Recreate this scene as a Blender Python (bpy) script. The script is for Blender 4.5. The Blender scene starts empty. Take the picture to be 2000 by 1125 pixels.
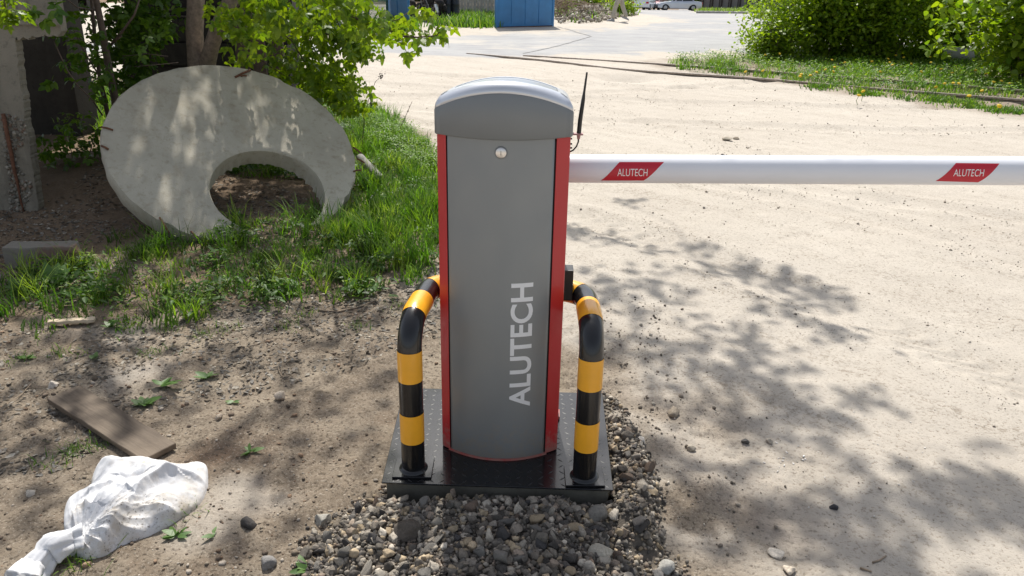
import bpy, bmesh, math, random
import numpy as np
from mathutils import Vector, Matrix

rng = np.random.default_rng(7)
random.seed(7)
D2R = math.pi / 180
S = bpy.context.scene
COL = S.collection

# ------------------------------------------------------------------ camera
FPX, PITCH, ROLL, CAMH = 1540.0, 21.9 * D2R, 1.04 * D2R, 1.55
_f = np.array([0, math.cos(PITCH), -math.sin(PITCH)])
_u0 = np.array([0, math.sin(PITCH), math.cos(PITCH)])
_r0 = np.array([1.0, 0, 0])
_r = math.cos(ROLL) * _r0 + math.sin(ROLL) * _u0
_u = -math.sin(ROLL) * _r0 + math.cos(ROLL) * _u0
CC = np.array([0, 0, CAMH])
cd = bpy.data.cameras.new('camera')
cam = bpy.data.objects.new('camera', cd); COL.objects.link(cam)
cd.sensor_width = 36; cd.lens = 36 * FPX / 2000; cd.clip_start = 0.05; cd.clip_end = 2000
M = Matrix([[_r[i], _u[i], -_f[i], CC[i]] for i in range(3)] + [[0, 0, 0, 1]])
cam.matrix_world = M
S.camera = cam

# ------------------------------------------------------------------ sky, sun, exposure
SUN_EL, SUN_AZ = 55 * D2R, -5 * D2R           # azimuth measured from +Y towards +X
SUN = np.array([math.sin(SUN_AZ) * math.cos(SUN_EL), math.cos(SUN_AZ) * math.cos(SUN_EL), math.sin(SUN_EL)])
w = bpy.data.worlds.new('World'); S.world = w; w.use_nodes = True
nt = w.node_tree; bg = nt.nodes['Background']
sk = nt.nodes.new('ShaderNodeTexSky'); sk.sky_type = 'NISHITA'; sk.sun_disc = False
sk.sun_elevation = SUN_EL; sk.sun_rotation = SUN_AZ; sk.dust_density = 2.0; sk.air_density = 1.0
hs = nt.nodes.new('ShaderNodeHueSaturation'); hs.inputs['Saturation'].default_value = 0.5
nt.links.new(sk.outputs[0], hs.inputs['Color']); nt.links.new(hs.outputs[0], bg.inputs[0]); bg.inputs[1].default_value = 0.13
sl = bpy.data.lights.new('sun', 'SUN'); sl.energy = 4.6; sl.angle = 0.6 * D2R; sl.color = (1, 0.955, 0.88)
so = bpy.data.objects.new('sun', sl); COL.objects.link(so)
so.rotation_euler = Vector(-SUN).to_track_quat('-Z', 'Y').to_euler(); so.location = (0, 0, 20)
S.view_settings.view_transform = 'Standard'; S.view_settings.look = 'None'
S.view_settings.gamma = 1; S.view_settings.use_curve_mapping = False
S.view_settings.exposure = 0.35
try:
    S.cycles.max_bounces = 7; S.cycles.transparent_max_bounces = 8
except Exception: pass

# ------------------------------------------------------------------ pixel helpers (photo is 2000 x 1125)
def ray(px, py): return (px - 1000) * _r - (py - 562.5) * _u + FPX * _f
def slope(D):
    D = np.asarray(D, float)
    t = np.clip(D - 28, 0, 72)
    return -0.034 * (np.sqrt(t * t + 9) - 3)
def P(px, py, z=0.0):
    d = ray(px, py); return CC + d * (z - CAMH) / d[2]
def G(px, py):                      # point where the pixel's ray meets the large shape of the ground
    d = ray(px, py); d = d / d[1]
    lo, hi = 0.5, 130.0
    for _ in range(60):
        m = (lo + hi) / 2; p = CC + d * m
        if p[2] > slope(math.hypot(p[0], p[1])): lo = m
        else: hi = m
    return CC + d * lo
def PY(px, py, y):
    d = ray(px, py); return CC + d * y / d[1]

# ------------------------------------------------------------------ noise
_T = np.random.default_rng(3).random((256, 256))
def vnoise(x, y):
    xi = np.floor(x).astype(int); yi = np.floor(y).astype(int)
    fx = x - xi; fy = y - yi
    fx = fx * fx * fx * (fx * (fx * 6 - 15) + 10); fy = fy * fy * fy * (fy * (fy * 6 - 15) + 10)
    a = _T[xi & 255, yi & 255]; b = _T[(xi + 1) & 255, yi & 255]
    c = _T[xi & 255, (yi + 1) & 255]; d = _T[(xi + 1) & 255, (yi + 1) & 255]
    return (a + (b - a) * fx + (c - a) * fy + (a - b - c + d) * fx * fy) * 2 - 1
def fbm(x, y, sc, oct=4, rot=0.5):
    x = np.asarray(x, float); y = np.asarray(y, float)
    r = 0; a = 1; X = x / sc; Y = y / sc
    for i in range(oct):
        r = r + a * vnoise(X + 17.3 * i, Y - 9.1 * i)
        X, Y = (X * math.cos(rot) - Y * math.sin(rot)) * 2.03, (X * math.sin(rot) + Y * math.cos(rot)) * 2.03
        a *= 0.5
    return r / 1.6
def ss(a, b, x):
    t = np.clip((np.asarray(x, float) - a) / (b - a), 0, 1); return t * t * (3 - 2 * t)
def sdpoly(x, y, poly):             # signed distance, positive inside
    x = np.asarray(x, float); y = np.asarray(y, float)
    d = np.full(x.shape, 1e9); ins = np.zeros(x.shape, bool)
    n = len(poly)
    for i in range(n):
        ax, ay = poly[i]; bx, by = poly[(i + 1) % n]
        ex, ey = bx - ax, by - ay; wx, wy = x - ax, y - ay
        t = np.clip((wx * ex + wy * ey) / (ex * ex + ey * ey + 1e-12), 0, 1)
        d = np.minimum(d, (wx - ex * t) ** 2 + (wy - ey * t) ** 2)
        c = ((ay <= y) & (by > y)) | ((by <= y) & (ay > y))
        with np.errstate(divide='ignore', invalid='ignore'):
            xc = ax + (y - ay) * ex / (ey if abs(ey) > 1e-12 else 1e-12)
        ins ^= c & (x < xc)
    d = np.sqrt(d); return np.where(ins, d, -d)
def gp(*pts): return [tuple(G(a, b)[:2]) for a, b in pts]

# ------------------------------------------------------------------ ground zones (outlines on the ground)
GRASS_L = gp((-260, 640), (60, 650), (180, 665), (300, 640), (420, 610), (540, 590), (700, 585), (800, 560), (868, 520), (862, 400),
             (840, 300), (790, 250), (720, 215), (640, 190), (560, 150), (430, 150), (300, 330), (280, 430), (180, 500), (0, 540), (-260, 545))
GRASS_R = gp((1300, 122), (1400, 112), (1480, 108), (1560, 104), (1800, 100), (2300, 108), (2300, 250), (2000, 222), (1850, 206), (1740, 192), (1600, 170), (1450, 150), (1330, 135))
VERGE = gp((1362, 24), (1372, 18.2), (1600, 17.5), (2000, 16), (2000, 27), (1600, 27), (1500, 25.6))
ROAD = gp((-900, 100), (620, 100), (800, 106), (940, 110), (1100, 108), (1300, 103), (1500, 98), (2300, 90), (2600, 27.6), (1500, 26.6), (1362, 25), (1350, 18), (1215, 18), (1235, 24), (1300, 34), (1330, 42),
          (1270, 50), (1180, 58), (1100, 63), (960, 66), (850, 72), (700, 80), (400, 86), (-900, 86))
BROWN = [(-9, 0.2), (-.25, 0.2), (-.1, 1.6), (.5, 1.55), (.95, 1.8), (1.0, 2.4), (.62, 2.9), (.45, 3.4), (-.1, 4.2), (-.4, 6.5), (-1.3, 8), (-3.0, 12), (-9, 12)]
SOIL = gp((-300, 500), (0, 560), (200, 520), (420, 470), (640, 470), (680, 380), (600, 130), (200, 200), (-300, 240))
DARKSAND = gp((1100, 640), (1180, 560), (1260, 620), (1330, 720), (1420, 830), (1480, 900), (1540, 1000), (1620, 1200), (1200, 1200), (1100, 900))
def gravel_d(x, y):                 # distance-like value inside the gravel pile
    a = ((x + 0.05) / 0.50) ** 2 + ((y - 1.76) / 0.46) ** 2
    b = ((x - 0.37) / 0.12) ** 2 + ((y - 2.15) / 0.48) ** 2
    n = (0.30 + .35 * (x > .33)) * fbm(x + 4, y, 0.2, 4)
    return np.maximum(1 - a, 0.8 * (1 - b)) + n

TRK = ((-9.5, -3.5, 13.2, .014), (-9.5, -3.5, 14.7, .013), (-14, 1.0, 17.4, .010), (-6, -9, 17.2, .012), (4, 24, 15.3, .016), (4, 24, 13.6, .018), (4, 24, 12.2, .014), (-3, 22, 11.5, .014))
def trk(x, y):
    v = 0
    for cx, cy, R, a in TRK: v = np.maximum(v, np.exp(-((np.abs(np.hypot(x - cx, y - cy) - R + 0.12 * fbm(x, y, 2.2, 2)) - .2) / 0.10) ** 2))
    return v
def hgt(x, y):
    x = np.asarray(x, float); y = np.asarray(y, float)
    D = np.hypot(x, y)
    z = slope(D)
    far = ss(60, 20, D)
    road = ss(-0.3, 0.3, sdpoly(x, y, ROAD))
    br = ss(-0.3, 0.3, sdpoly(x, y, BROWN))
    z = z + far * (1 - 0.8 * road) * (0.022 * fbm(x, y, 1.7, 3) + 0.007 * fbm(x + 9, y, 0.33, 3))
    near = ss(16, 7, D)
    z = z + near * (1 - road) * (0.0038 + 0.0065 * br) * fbm(x, y + 3, 0.085, 4)
    cl = fbm(x + 40, y + 3, 0.045, 3); msk = ss(-.1, .5, fbm(x - 20, y, 0.5, 2))
    z = z + near * (1 - road) * msk * (0.008 + 0.014 * br) * np.clip(cl - 0.1, 0, 1)
    # tyre tracks sweeping across the sand
    sand = (1 - br) * (1 - road) * ss(30, 12, D)
    for cx, cy, R, a in TRK:
        rr = np.hypot(x - cx, y - cy) - R + 0.12 * fbm(x, y, 2.2, 2)
        g = np.exp(-(rr / 0.13) ** 2)
        th = np.arctan2(y - cy, x - cx) * R
        tread = np.sin(th * 48 + 5 * np.sin(rr * 22)) * 0.0050 * ss(-.15, .25, fbm(x + 5, y + 50, 0.8, 2))
        z = z - sand * g * (a * 1.3 - 1.6 * tread) + sand * 0.7 * a * np.exp(-((np.abs(rr) - 0.22) / 0.06) ** 2)
    # washed-out hollow beside the rail
    c = G(1222, 146); q = ((x - c[0]) / 0.55) ** 2 + ((y - c[1] + 0.35) / 0.42) ** 2
    z = z - 0.12 * np.exp(-q * 1.6)
    # soil mound behind and left of the disc
    q = ((x + 3.1) / 0.9) ** 2 + ((y - 5.9) / 0.9) ** 2
    z = z + 0.16 * np.exp(-q)
    # gravel mound
    g = np.clip(gravel_d(x, y), 0, 1)
    z = z + 0.075 * ss(0, .75, g) * (1 + 0.25 * fbm(x, y, .12, 2))
    # flatten under the footing
    ins = ss(-0.03, 0.01, sdpoly(x, y, [(-.38, 2.02), (.31, 2.0), (.33, 2.55), (-.38, 2.57)]))
    z = z * (1 - ins) + ins * -0.02
    return z
def hz(x, y): return float(hgt(np.array([x]), np.array([y]))[0])

# ------------------------------------------------------------------ materials
MATS = {}
class N:
    def __init__(s, name):
        s.m = bpy.data.materials.new(name); s.m.use_nodes = True; s.t = s.m.node_tree
        s.b = s.t.nodes['Principled BSDF']; s.o = s.t.nodes['Material Output']; MATS[name] = s.m
    def n(s, k, **kw):
        x = s.t.nodes.new('ShaderNode' + k)
        for a, v in kw.items():
            if a in x.inputs.keys(): x.inputs[a].default_value = v
            else: setattr(x, a, v)
        return x
    def l(s, a, b): s.t.links.new(a, b)
    def coord(s, scale=1.0, obj=True, rz=0.0):
        tc = s.n('TexCoord'); mp = s.n('Mapping')
        if rz:
            m0 = s.n('Mapping'); m0.inputs['Rotation'].default_value = (0, 0, rz); s.l(tc.outputs['Object'], m0.inputs[0])
        sc = scale if isinstance(scale, tuple) else (scale,) * 3
        mp.inputs['Scale'].default_value = sc
        s.l(m0.outputs[0] if rz else tc.outputs['Object'], mp.inputs[0]); return mp.outputs[0]
    def noise(s, sc, det=4, rough=0.6, vec=None):
        x = s.n('TexNoise', Scale=sc, Detail=det, Roughness=rough)
        s.l(vec if vec is not None else s.coord(), x.inputs['Vector']); return x.outputs['Fac']
    def ramp(s, fac, stops):
        r = s.n('ValToRGB'); e = r.color_ramp.elements
        while len(e) < len(stops): e.new(0.5)
        for i, (p, c) in enumerate(stops):
            e[i].position = p; e[i].color = c if len(c) == 4 else (*c, 1)
        s.l(fac, r.inputs[0]); return r.outputs[0]
    def mix(s, f, a, b, mode='MIX'):
        x = s.n('MixRGB', blend_type=mode)
        for i, v in enumerate((f, a, b)):
            if isinstance(v, (int, float)): x.inputs[i].default_value = v
            elif isinstance(v, tuple): x.inputs[i].default_value = (*v, 1) if len(v) == 3 else v
            else: s.l(v, x.inputs[i])
        return x.outputs[0]
    def bump(s, h, st=0.4, dist=0.01, base=None):
        x = s.n('Bump', Strength=st, Distance=dist); s.l(h, x.inputs['Height'])
        if base is not None: s.l(base, x.inputs['Normal'])
        s.l(x.outputs[0], s.b.inputs['Normal']); return x.outputs[0]
    def col(s, c):
        if isinstance(c, tuple): s.b.inputs['Base Color'].default_value = (*c, 1)
        else: s.l(c, s.b.inputs['Base Color'])
    def set(s, **kw):
        for k, v in kw.items(): s.b.inputs[k.replace('_', ' ')].default_value = v
        return s

def simple(name, c, rough=0.6, metal=0.0, var=0.12, sc=8, bump=0.0, bsc=60, coat=0.0):
    s = N(name); n1 = s.noise(sc, 5)
    a = tuple(max(0, v * (1 - var)) for v in c); b = tuple(min(1, v * (1 + var)) for v in c)
    s.col(s.ramp(n1, [(0.3, a), (0.7, b)])); s.set(Roughness=rough, Metallic=metal)
    if coat: s.set(Coat_Weight=coat, Coat_Roughness=0.05)
    if bump: s.bump(s.noise(bsc, 5), bump, 0.004)
    return s.m

def ground_mat():
    s = N('ground_dirt')
    at = s.n('Attribute', attribute_name='zones'); sp = s.n('SeparateColor'); s.l(at.outputs['Color'], sp.inputs[0])
    road, brown, soil = sp.outputs[0], sp.outputs[1], sp.outputs[2]; grav = at.outputs['Alpha']
    big = s.noise(0.7, 5, .6); mid = s.noise(6, 6, .65); fine = s.noise(70, 6, .75); gr = s.noise(420, 3, .8)
    stn = s.noise(2.3, 6, .7)
    sand = s.mix(mid, (.42, .375, .318), (.52, .475, .415))
    sand = s.mix(s.ramp(big, [(0.35, (0, 0, 0)), (0.7, (1, 1, 1))]), sand, s.mix(mid, (.47, .425, .365), (.56, .515, .45)))
    tr_ = s.noise(1.0, 7, .7, s.coord((.7, 5.0, 1), rz=0.75))
    gmask = s.ramp(tr_, [(0.48, (0, 0, 0)), (0.66, (.75, .75, .75))])
    sand = s.mix(s.mix(1.0, s.ramp(s.noise(38, 5, .8), [(0.42, (1, 1, 1)), (0.5, (0, 0, 0))]), gmask, 'MULTIPLY'), sand, (.235, .195, .15))
    sand = s.mix(s.ramp(fine, [(0.36, (.8, .8, .8)), (0.46, (0, 0, 0))]), sand, (.22, .18, .14))
    sand = s.mix(s.ramp(gr, [(0.28, (.7, .7, .7)), (0.42, (0, 0, 0))]), sand, (.22, .19, .15))
    br = s.mix(s.noise(14, 6, .75), (.13, .10, .072), (.31, .255, .192))
    br = s.mix(s.ramp(stn, [(0.48, (0, 0, 0)), (0.72, (.8, .8, .8))]), br, (.36, .305, .232))
    br = s.mix(s.ramp(s.noise(1.6, 4, .6), [(0.55, (0, 0, 0)), (0.68, (.7, .7, .7))]), br, (.15, .095, .062))
    br = s.mix(s.ramp(fine, [(0.38, (1, 1, 1)), (0.5, (0, 0, 0))]), br, (.085, .066, .048))
    br = s.mix(s.ramp(s.noise(130, 4, .7), [(0.56, (0, 0, 0)), (0.66, (.6, .6, .6))]), br, (.46, .41, .34))
    so_ = s.mix(fine, (.10, .068, .043), (.29, .212, .145))
    gd = s.mix(fine, (.075, .064, .052), (.20, .175, .145))
    vec = s.coord((.25, 2.2, 1)); stre = s.noise(3, 5, .6, vec)
    rd = s.mix(s.ramp(stre, [(.3, (0, 0, 0)), (.7, (1, 1, 1))]), (.27, .27, .275), (.40, .40, .40)); rd = s.mix(s.ramp(s.noise(.8, 6, .7), [(0.45, (0, 0, 0)), (0.7, (.5, .5, .5))]), rd, (.46, .455, .44)); rd = s.mix(s.ramp(fine, [(0.33, (.8, .8, .8)), (0.45, (0, 0, 0))]), rd, (.28, .28, .28))
    rd = s.mix(s.ramp(s.noise(.35, 5, .7), [(0.52, (0, 0, 0)), (0.66, (.8, .8, .8))]), rd, (.50, .46, .40))
    c = s.mix(brown, sand, br); c = s.mix(soil, c, so_); c = s.mix(grav, c, gd); c = s.mix(road, c, rd)
    s.col(c); s.set(Roughness=0.95, Specular_IOR_Level=0.2)
    h = s.n('Math', operation='ADD'); s.l(fine, h.inputs[0]); m2 = s.n('Math', operation='MULTIPLY'); s.l(gr, m2.inputs[0]); m2.inputs[1].default_value = 0.35
    s.l(m2.outputs[0], h.inputs[1])
    s.bump(h.outputs[0], 0.8, 0.009)
    return s.m

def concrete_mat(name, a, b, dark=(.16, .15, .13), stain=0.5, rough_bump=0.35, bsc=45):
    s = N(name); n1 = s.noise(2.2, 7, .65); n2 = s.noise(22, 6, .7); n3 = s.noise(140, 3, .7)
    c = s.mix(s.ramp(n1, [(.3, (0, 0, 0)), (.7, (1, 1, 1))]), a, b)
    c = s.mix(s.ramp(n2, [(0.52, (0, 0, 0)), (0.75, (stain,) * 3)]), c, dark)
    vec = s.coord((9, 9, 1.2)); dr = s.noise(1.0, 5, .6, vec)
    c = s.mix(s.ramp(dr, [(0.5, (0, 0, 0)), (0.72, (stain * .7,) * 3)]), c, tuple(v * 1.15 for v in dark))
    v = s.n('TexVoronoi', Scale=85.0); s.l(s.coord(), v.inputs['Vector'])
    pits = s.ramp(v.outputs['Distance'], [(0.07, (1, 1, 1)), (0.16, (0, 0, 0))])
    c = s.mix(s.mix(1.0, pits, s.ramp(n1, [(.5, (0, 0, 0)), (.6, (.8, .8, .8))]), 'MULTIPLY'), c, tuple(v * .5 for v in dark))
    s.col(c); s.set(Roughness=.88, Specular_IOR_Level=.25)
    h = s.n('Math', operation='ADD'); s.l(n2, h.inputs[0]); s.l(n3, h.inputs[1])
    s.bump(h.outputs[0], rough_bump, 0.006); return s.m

def attr_mat(name, trans=0.0, rough=0.7, spec=0.3, bump=0.0, bsc=200, var=0.25, tcol=(1.25, 1.35, .45)):
    s = N(name); at = s.n('Attribute', attribute_name='tint')
    nz = s.noise(bsc, 4, .7)
    c = s.mix(1.0, at.outputs['Color'], s.ramp(nz, [(.3, (1 - var,) * 3), (.7, (1 + var,) * 3)]), 'MULTIPLY')
    s.col(c); s.set(Roughness=rough, Specular_IOR_Level=spec)
    if bump: s.bump(nz, bump, 0.003)
    if trans:
        tr = s.n('BsdfTranslucent'); s.l(s.mix(1.0, c, tcol, 'MULTIPLY'), tr.inputs[0])
        mx = s.n('MixShader'); mx.inputs[0].default_value = trans
        s.l(s.b.outputs[0], mx.inputs[1]); s.l(tr.outputs[0], mx.inputs[2]); s.l(mx.outputs[0], s.o.inputs[0])
    return s.m

def leaf_mat(name, a, b, trans=0.45, rough=.42, tcol=(1.7, 1.75, .45)):
    s = N(name)
    oi = s.n('ObjectInfo'); gm = s.n('NewGeometry'); ad = s.n('Math', operation='ADD'); fr = s.n('Math', operation='FRACT')
    s.l(oi.outputs['Random'], ad.inputs[0]); s.l(gm.outputs['Random Per Island'], ad.inputs[1]); s.l(ad.outputs[0], fr.inputs[0])
    c = s.mix(fr.outputs[0], a, b); nz = s.noise(60, 4)
    c = s.mix(1.0, c, s.ramp(nz, [(.3, (.78,) * 3), (.7, (1.2,) * 3)]), 'MULTIPLY')
    s.col(c); s.set(Roughness=rough, Specular_IOR_Level=.4); s.bump(nz, .2, .002)
    tr = s.n('BsdfTranslucent'); s.l(s.mix(1.0, c, tcol, 'MULTIPLY'), tr.inputs[0])
    mx = s.n('MixShader'); mx.inputs[0].default_value = trans
    s.l(s.b.outputs[0], mx.inputs[1]); s.l(tr.outputs[0], mx.inputs[2]); s.l(mx.outputs[0], s.o.inputs[0])
    return s.m

def wood_mat(name, a, b, rough=.8, axis=0):
    s = N(name); sc = [4, 60, 60]; sc = tuple(sc if axis == 0 else [60, 4, 60] if axis == 1 else [60, 60, 4])
    g = s.noise(1.0, 8, .7, s.coord(sc)); n2 = s.noise(5, 4)
    c = s.mix(s.ramp(g, [(.3, (0, 0, 0)), (.7, (1, 1, 1))]), a, b); c = s.mix(s.ramp(n2, [(.45, (0, 0, 0)), (.7, (.5,) * 3)]), c, tuple(v * 1.5 for v in b))
    s.col(c); s.set(Roughness=rough); s.bump(g, .5, .004); return s.m

m_ground = ground_mat()
m_disc = concrete_mat('disc_concrete', (.37, .34, .275), (.49, .455, .375), (.22, .18, .12), .6, .45)
m_conc = concrete_mat('old_concrete', (.19, .172, .138), (.30, .275, .225), (.085, .075, .058), .8, 1.0)
m_conc_shade = concrete_mat('shade_darkened_concrete', (.04, .037, .032), (.075, .068, .058), (.022, .02, .017), .6, .6)  # concrete with the deep shade put into its colour
m_found = concrete_mat('green_grey_footing', (.11, .105, .085), (.17, .16, .135), (.06, .055, .045))
m_foot = concrete_mat('footing_concrete', (.25, .24, .22), (.36, .35, .33))
m_grey = simple('grey_enamel', (.235, .252, .262), .42, .35, .03, 3)
m_greylid = simple('grey_lid_plastic', (.19, .204, .212), .42, .15, .03, 3)
m_silver = simple('silver_trim', (.60, .62, .66), .28, .55, .02, 3, coat=.3)
m_toppanel = simple('pale_lid_panel', (.36, .39, .43), .3, .5, .03, 3, coat=.3)
m_red = simple('red_enamel', (.47, .018, .024), .36, .0, .04, 3, coat=.25)
m_gap = simple('black_gap', (.012, .012, .012), .7)
m_letter = simple('pale_lettering', (.74, .76, .79), .45, .1, .02)
m_chrome = simple('lock_metal', (.72, .69, .66), .3, .8, .1, 200)
m_boom = simple('white_boom_paint', (.74, .755, .80), .38, .0, .02, 4, coat=.2)
m_sticker = simple('red_sticker', (.50, .012, .03), .4, 0, .05)
m_white = simple('white_print', (.82, .82, .82), .5)
m_blackpaint = simple('gloss_black_paint', (.007, .007, .008), .24, 0, .2, 12, bump=.04, bsc=30, coat=.25)
m_tread = simple('worn_black_tread', (.010, .011, .013), .5, 0, .3, 40)
m_yellow = simple('yellow_tape', (.90, .42, .022), .34, 0, .05, 20, bump=.03, bsc=50, coat=.25)
m_rubber = simple('black_plastic', (.013, .013, .014), .4)
m_pink = simple('pinkish_plastic_clip', (.42, .22, .22), .5)
m_steel = simple('rail_steel', (.30, .26, .23), .42, .7, .35, 30)
m_rust = simple('rust', (.14, .062, .035), .85, .1, .4, 60, bump=.5)
m_bark = simple('bark', (.25, .195, .15), .9, 0, .35, 30, bump=1.0, bsc=55)
m_bark2 = simple('dark_bark', (.13, .095, .075), .9, 0, .3, 30, bump=1.0, bsc=55)
m_twig = simple('twig', (.09, .055, .04), .8, 0, .3, 30)
m_dry = simple('dry_stalk', (.26, .20, .14), .85, 0, .3, 30)
m_stone = attr_mat('stone', 0, .85, .25, .9, 130, .3)
m_blade = attr_mat('grass_blade', .42, .5, .35, 0, 90, .2)
m_litter = attr_mat('dead_leaf', .1, .85, .2, .3, 120, .35, (1, 1, 1))
m_leaf = leaf_mat('maple_leaf', (.085, .165, .012), (.18, .26, .018), .5, .42, (1.75, 1.65, .35))
m_leafd = leaf_mat('understorey_leaf', (.05, .115, .014), (.11, .19, .02), .42)
m_bush = leaf_mat('bush_leaf', (.10, .185, .014), (.25, .33, .022), .48)
m_weed = leaf_mat('weed_leaf', (.065, .14, .03), (.11, .20, .045), .3, .4, (1.3, 1.4, .5))
m_dand = simple('dandelion_yellow', (.62, .42, .012), .8)
m_plank = wood_mat('grey_brown_plank', (.055, .038, .026), (.145, .112, .08))
m_lath = wood_mat('pale_lath', (.42, .33, .22), (.55, .46, .34))
m_blue = simple('blue_sheet_steel', (.045, .20, .44), .45, .1, .12, 3, coat=.1)
m_teal = simple('dark_teal_paint', (.01, .07, .07), .5)
m_board = wood_mat('grey_fence_board', (.26, .245, .22), (.38, .36, .33), .85, 2)
m_drum = simple('black_drum', (.02, .022, .026), .5)
m_junk = simple('rusty_dark_junk', (.035, .028, .026), .6, .3, .5, 20)
m_mesh = simple('green_wire', (.10, .22, .17), .5)

# ------------------------------------------------------------------ object helpers
def mesh_np(name, V, F, mat, tint=None, smooth=False):
    V = np.asarray(V, np.float32); F = np.asarray(F, np.int32); k = F.shape[1]
    me = bpy.data.meshes.new(name)
    me.vertices.add(len(V)); me.vertices.foreach_set('co', V.ravel())
    me.loops.add(F.size); me.loops.foreach_set('vertex_index', F.ravel())
    me.polygons.add(len(F)); me.polygons.foreach_set('loop_start', np.arange(0, F.size, k, dtype=np.int32))
    try: me.polygons.foreach_set('loop_total', np.full(len(F), k, np.int32))
    except Exception: pass
    if smooth: me.polygons.foreach_set('use_smooth', np.ones(len(F), bool))
    if tint is not None:
        a = me.attributes.new('tint', 'FLOAT_COLOR', 'POINT'); c = np.ones((len(V), 4), np.float32); c[:, :3] = tint
        a.data.foreach_set('color', c.ravel())
    me.update(); me.validate()
    if mat: me.materials.append(mat)
    return me
def link(name, me, parent=None, local=False):
    o = bpy.data.objects.new(name, me); COL.objects.link(o)
    if parent is not None:
        o.parent = parent
        if not local:
            L = wloc(parent); me.transform(Matrix.Translation(-Vector(L)))
    return o
def wloc(p):
    L = Vector(p.location)
    while p.parent: p = p.parent; L = L + Vector(p.location)
    return L
def tag(o, label=None, cat=None, group=None, kind=None):
    if label: o['label'] = label
    if cat: o['category'] = cat
    if group: o['group'] = group
    if kind: o['kind'] = kind
    return o
def thing(name, label, cat, loc=(0, 0, 0), rz=0, group=None):
    o = bpy.data.objects.new(name, None); COL.objects.link(o); o.location = [float(v) for v in loc]; o.rotation_euler = (0, 0, rz)
    o.empty_display_size = .1
    return tag(o, label, cat, group)
class MB:
    def __init__(s): s.v = []; s.f = []
    def add(s, V, F):
        n = len(s.v); s.v += [tuple(float(c) for c in p) for p in V]; s.f += [tuple(i + n for i in f) for f in F]; return s
    def box(s, x0, x1, y0, y1, z0, z1):
        V = [(x, y, z) for z in (z0, z1) for y in (y0, y1) for x in (x0, x1)]
        return s.add(V, [(0, 2, 3, 1), (4, 5, 7, 6), (0, 1, 5, 4), (2, 6, 7, 3), (0, 4, 6, 2), (1, 3, 7, 5)])
    def tube(s, pts, rad, n=8, caps=True, mod=None):
        pts = [Vector([float(c) for c in p]) for p in pts]; m = len(pts)
        if not hasattr(rad, '__len__'): rad = [rad] * m
        T = [(pts[min(i + 1, m - 1)] - pts[max(i - 1, 0)]).normalized() for i in range(m)]
        up = Vector((0, 0, 1)) if abs(T[0].z) < .9 else Vector((1, 0, 0))
        a = (up - T[0] * up.dot(T[0])).normalized(); V = []
        for i in range(m):
            a = (a - T[i] * a.dot(T[i])).normalized(); b = T[i].cross(a)
            for k in range(n):
                th = 2 * math.pi * k / n; r = rad[i] * (mod(i, th) if mod else 1)
                V.append(pts[i] + (a * math.cos(th) + b * math.sin(th)) * r)
        F = [(i * n + k, i * n + (k + 1) % n, (i + 1) * n + (k + 1) % n, (i + 1) * n + k) for i in range(m - 1) for k in range(n)]
        if caps: F += [tuple(range(n - 1, -1, -1)), tuple((m - 1) * n + k for k in range(n))]
        return s.add(V, F)
    def prism(s, poly, a, b, axis='y'):       # polygon in the plane across the axis, from a to b
        n = len(poly)
        def mk(u, v, t): return (u, t, v) if axis == 'y' else (u, v, t) if axis == 'z' else (t, u, v)
        V = [mk(u, v, a) for u, v in poly] + [mk(u, v, b) for u, v in poly]
        F = [tuple(range(n)), tuple(range(2 * n - 1, n - 1, -1))] + [(i, i + n, (i + 1) % n + n, (i + 1) % n) for i in range(n)]
        return s.add(V, F)
    def build(s, name, mat, parent=None, smooth=False, bevel=0, seg=2, local=False, auto=None):
        me = bpy.data.meshes.new(name); me.from_pydata(s.v, [], s.f); me.update()
        bm = bmesh.new(); bm.from_mesh(me)
        bmesh.ops.recalc_face_normals(bm, faces=bm.faces)
        if bevel:
            bmesh.ops.bevel(bm, geom=[e for e in bm.edges if len(e.link_faces) == 2 and e.calc_face_angle(0) > .6], offset=bevel, segments=seg, affect='EDGES', profile=.7, clamp_overlap=True)
        if auto is not None:
            for f in bm.faces: f.smooth = True
            for e in bm.edges: e.smooth = not (len(e.link_faces) == 2 and e.calc_face_angle(0) > auto * D2R)
        elif smooth:
            for f in bm.faces: f.smooth = True
        bm.to_mesh(me); bm.free()
        if mat: me.materials.append(mat)
        return link(name, me, parent, local)

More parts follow.
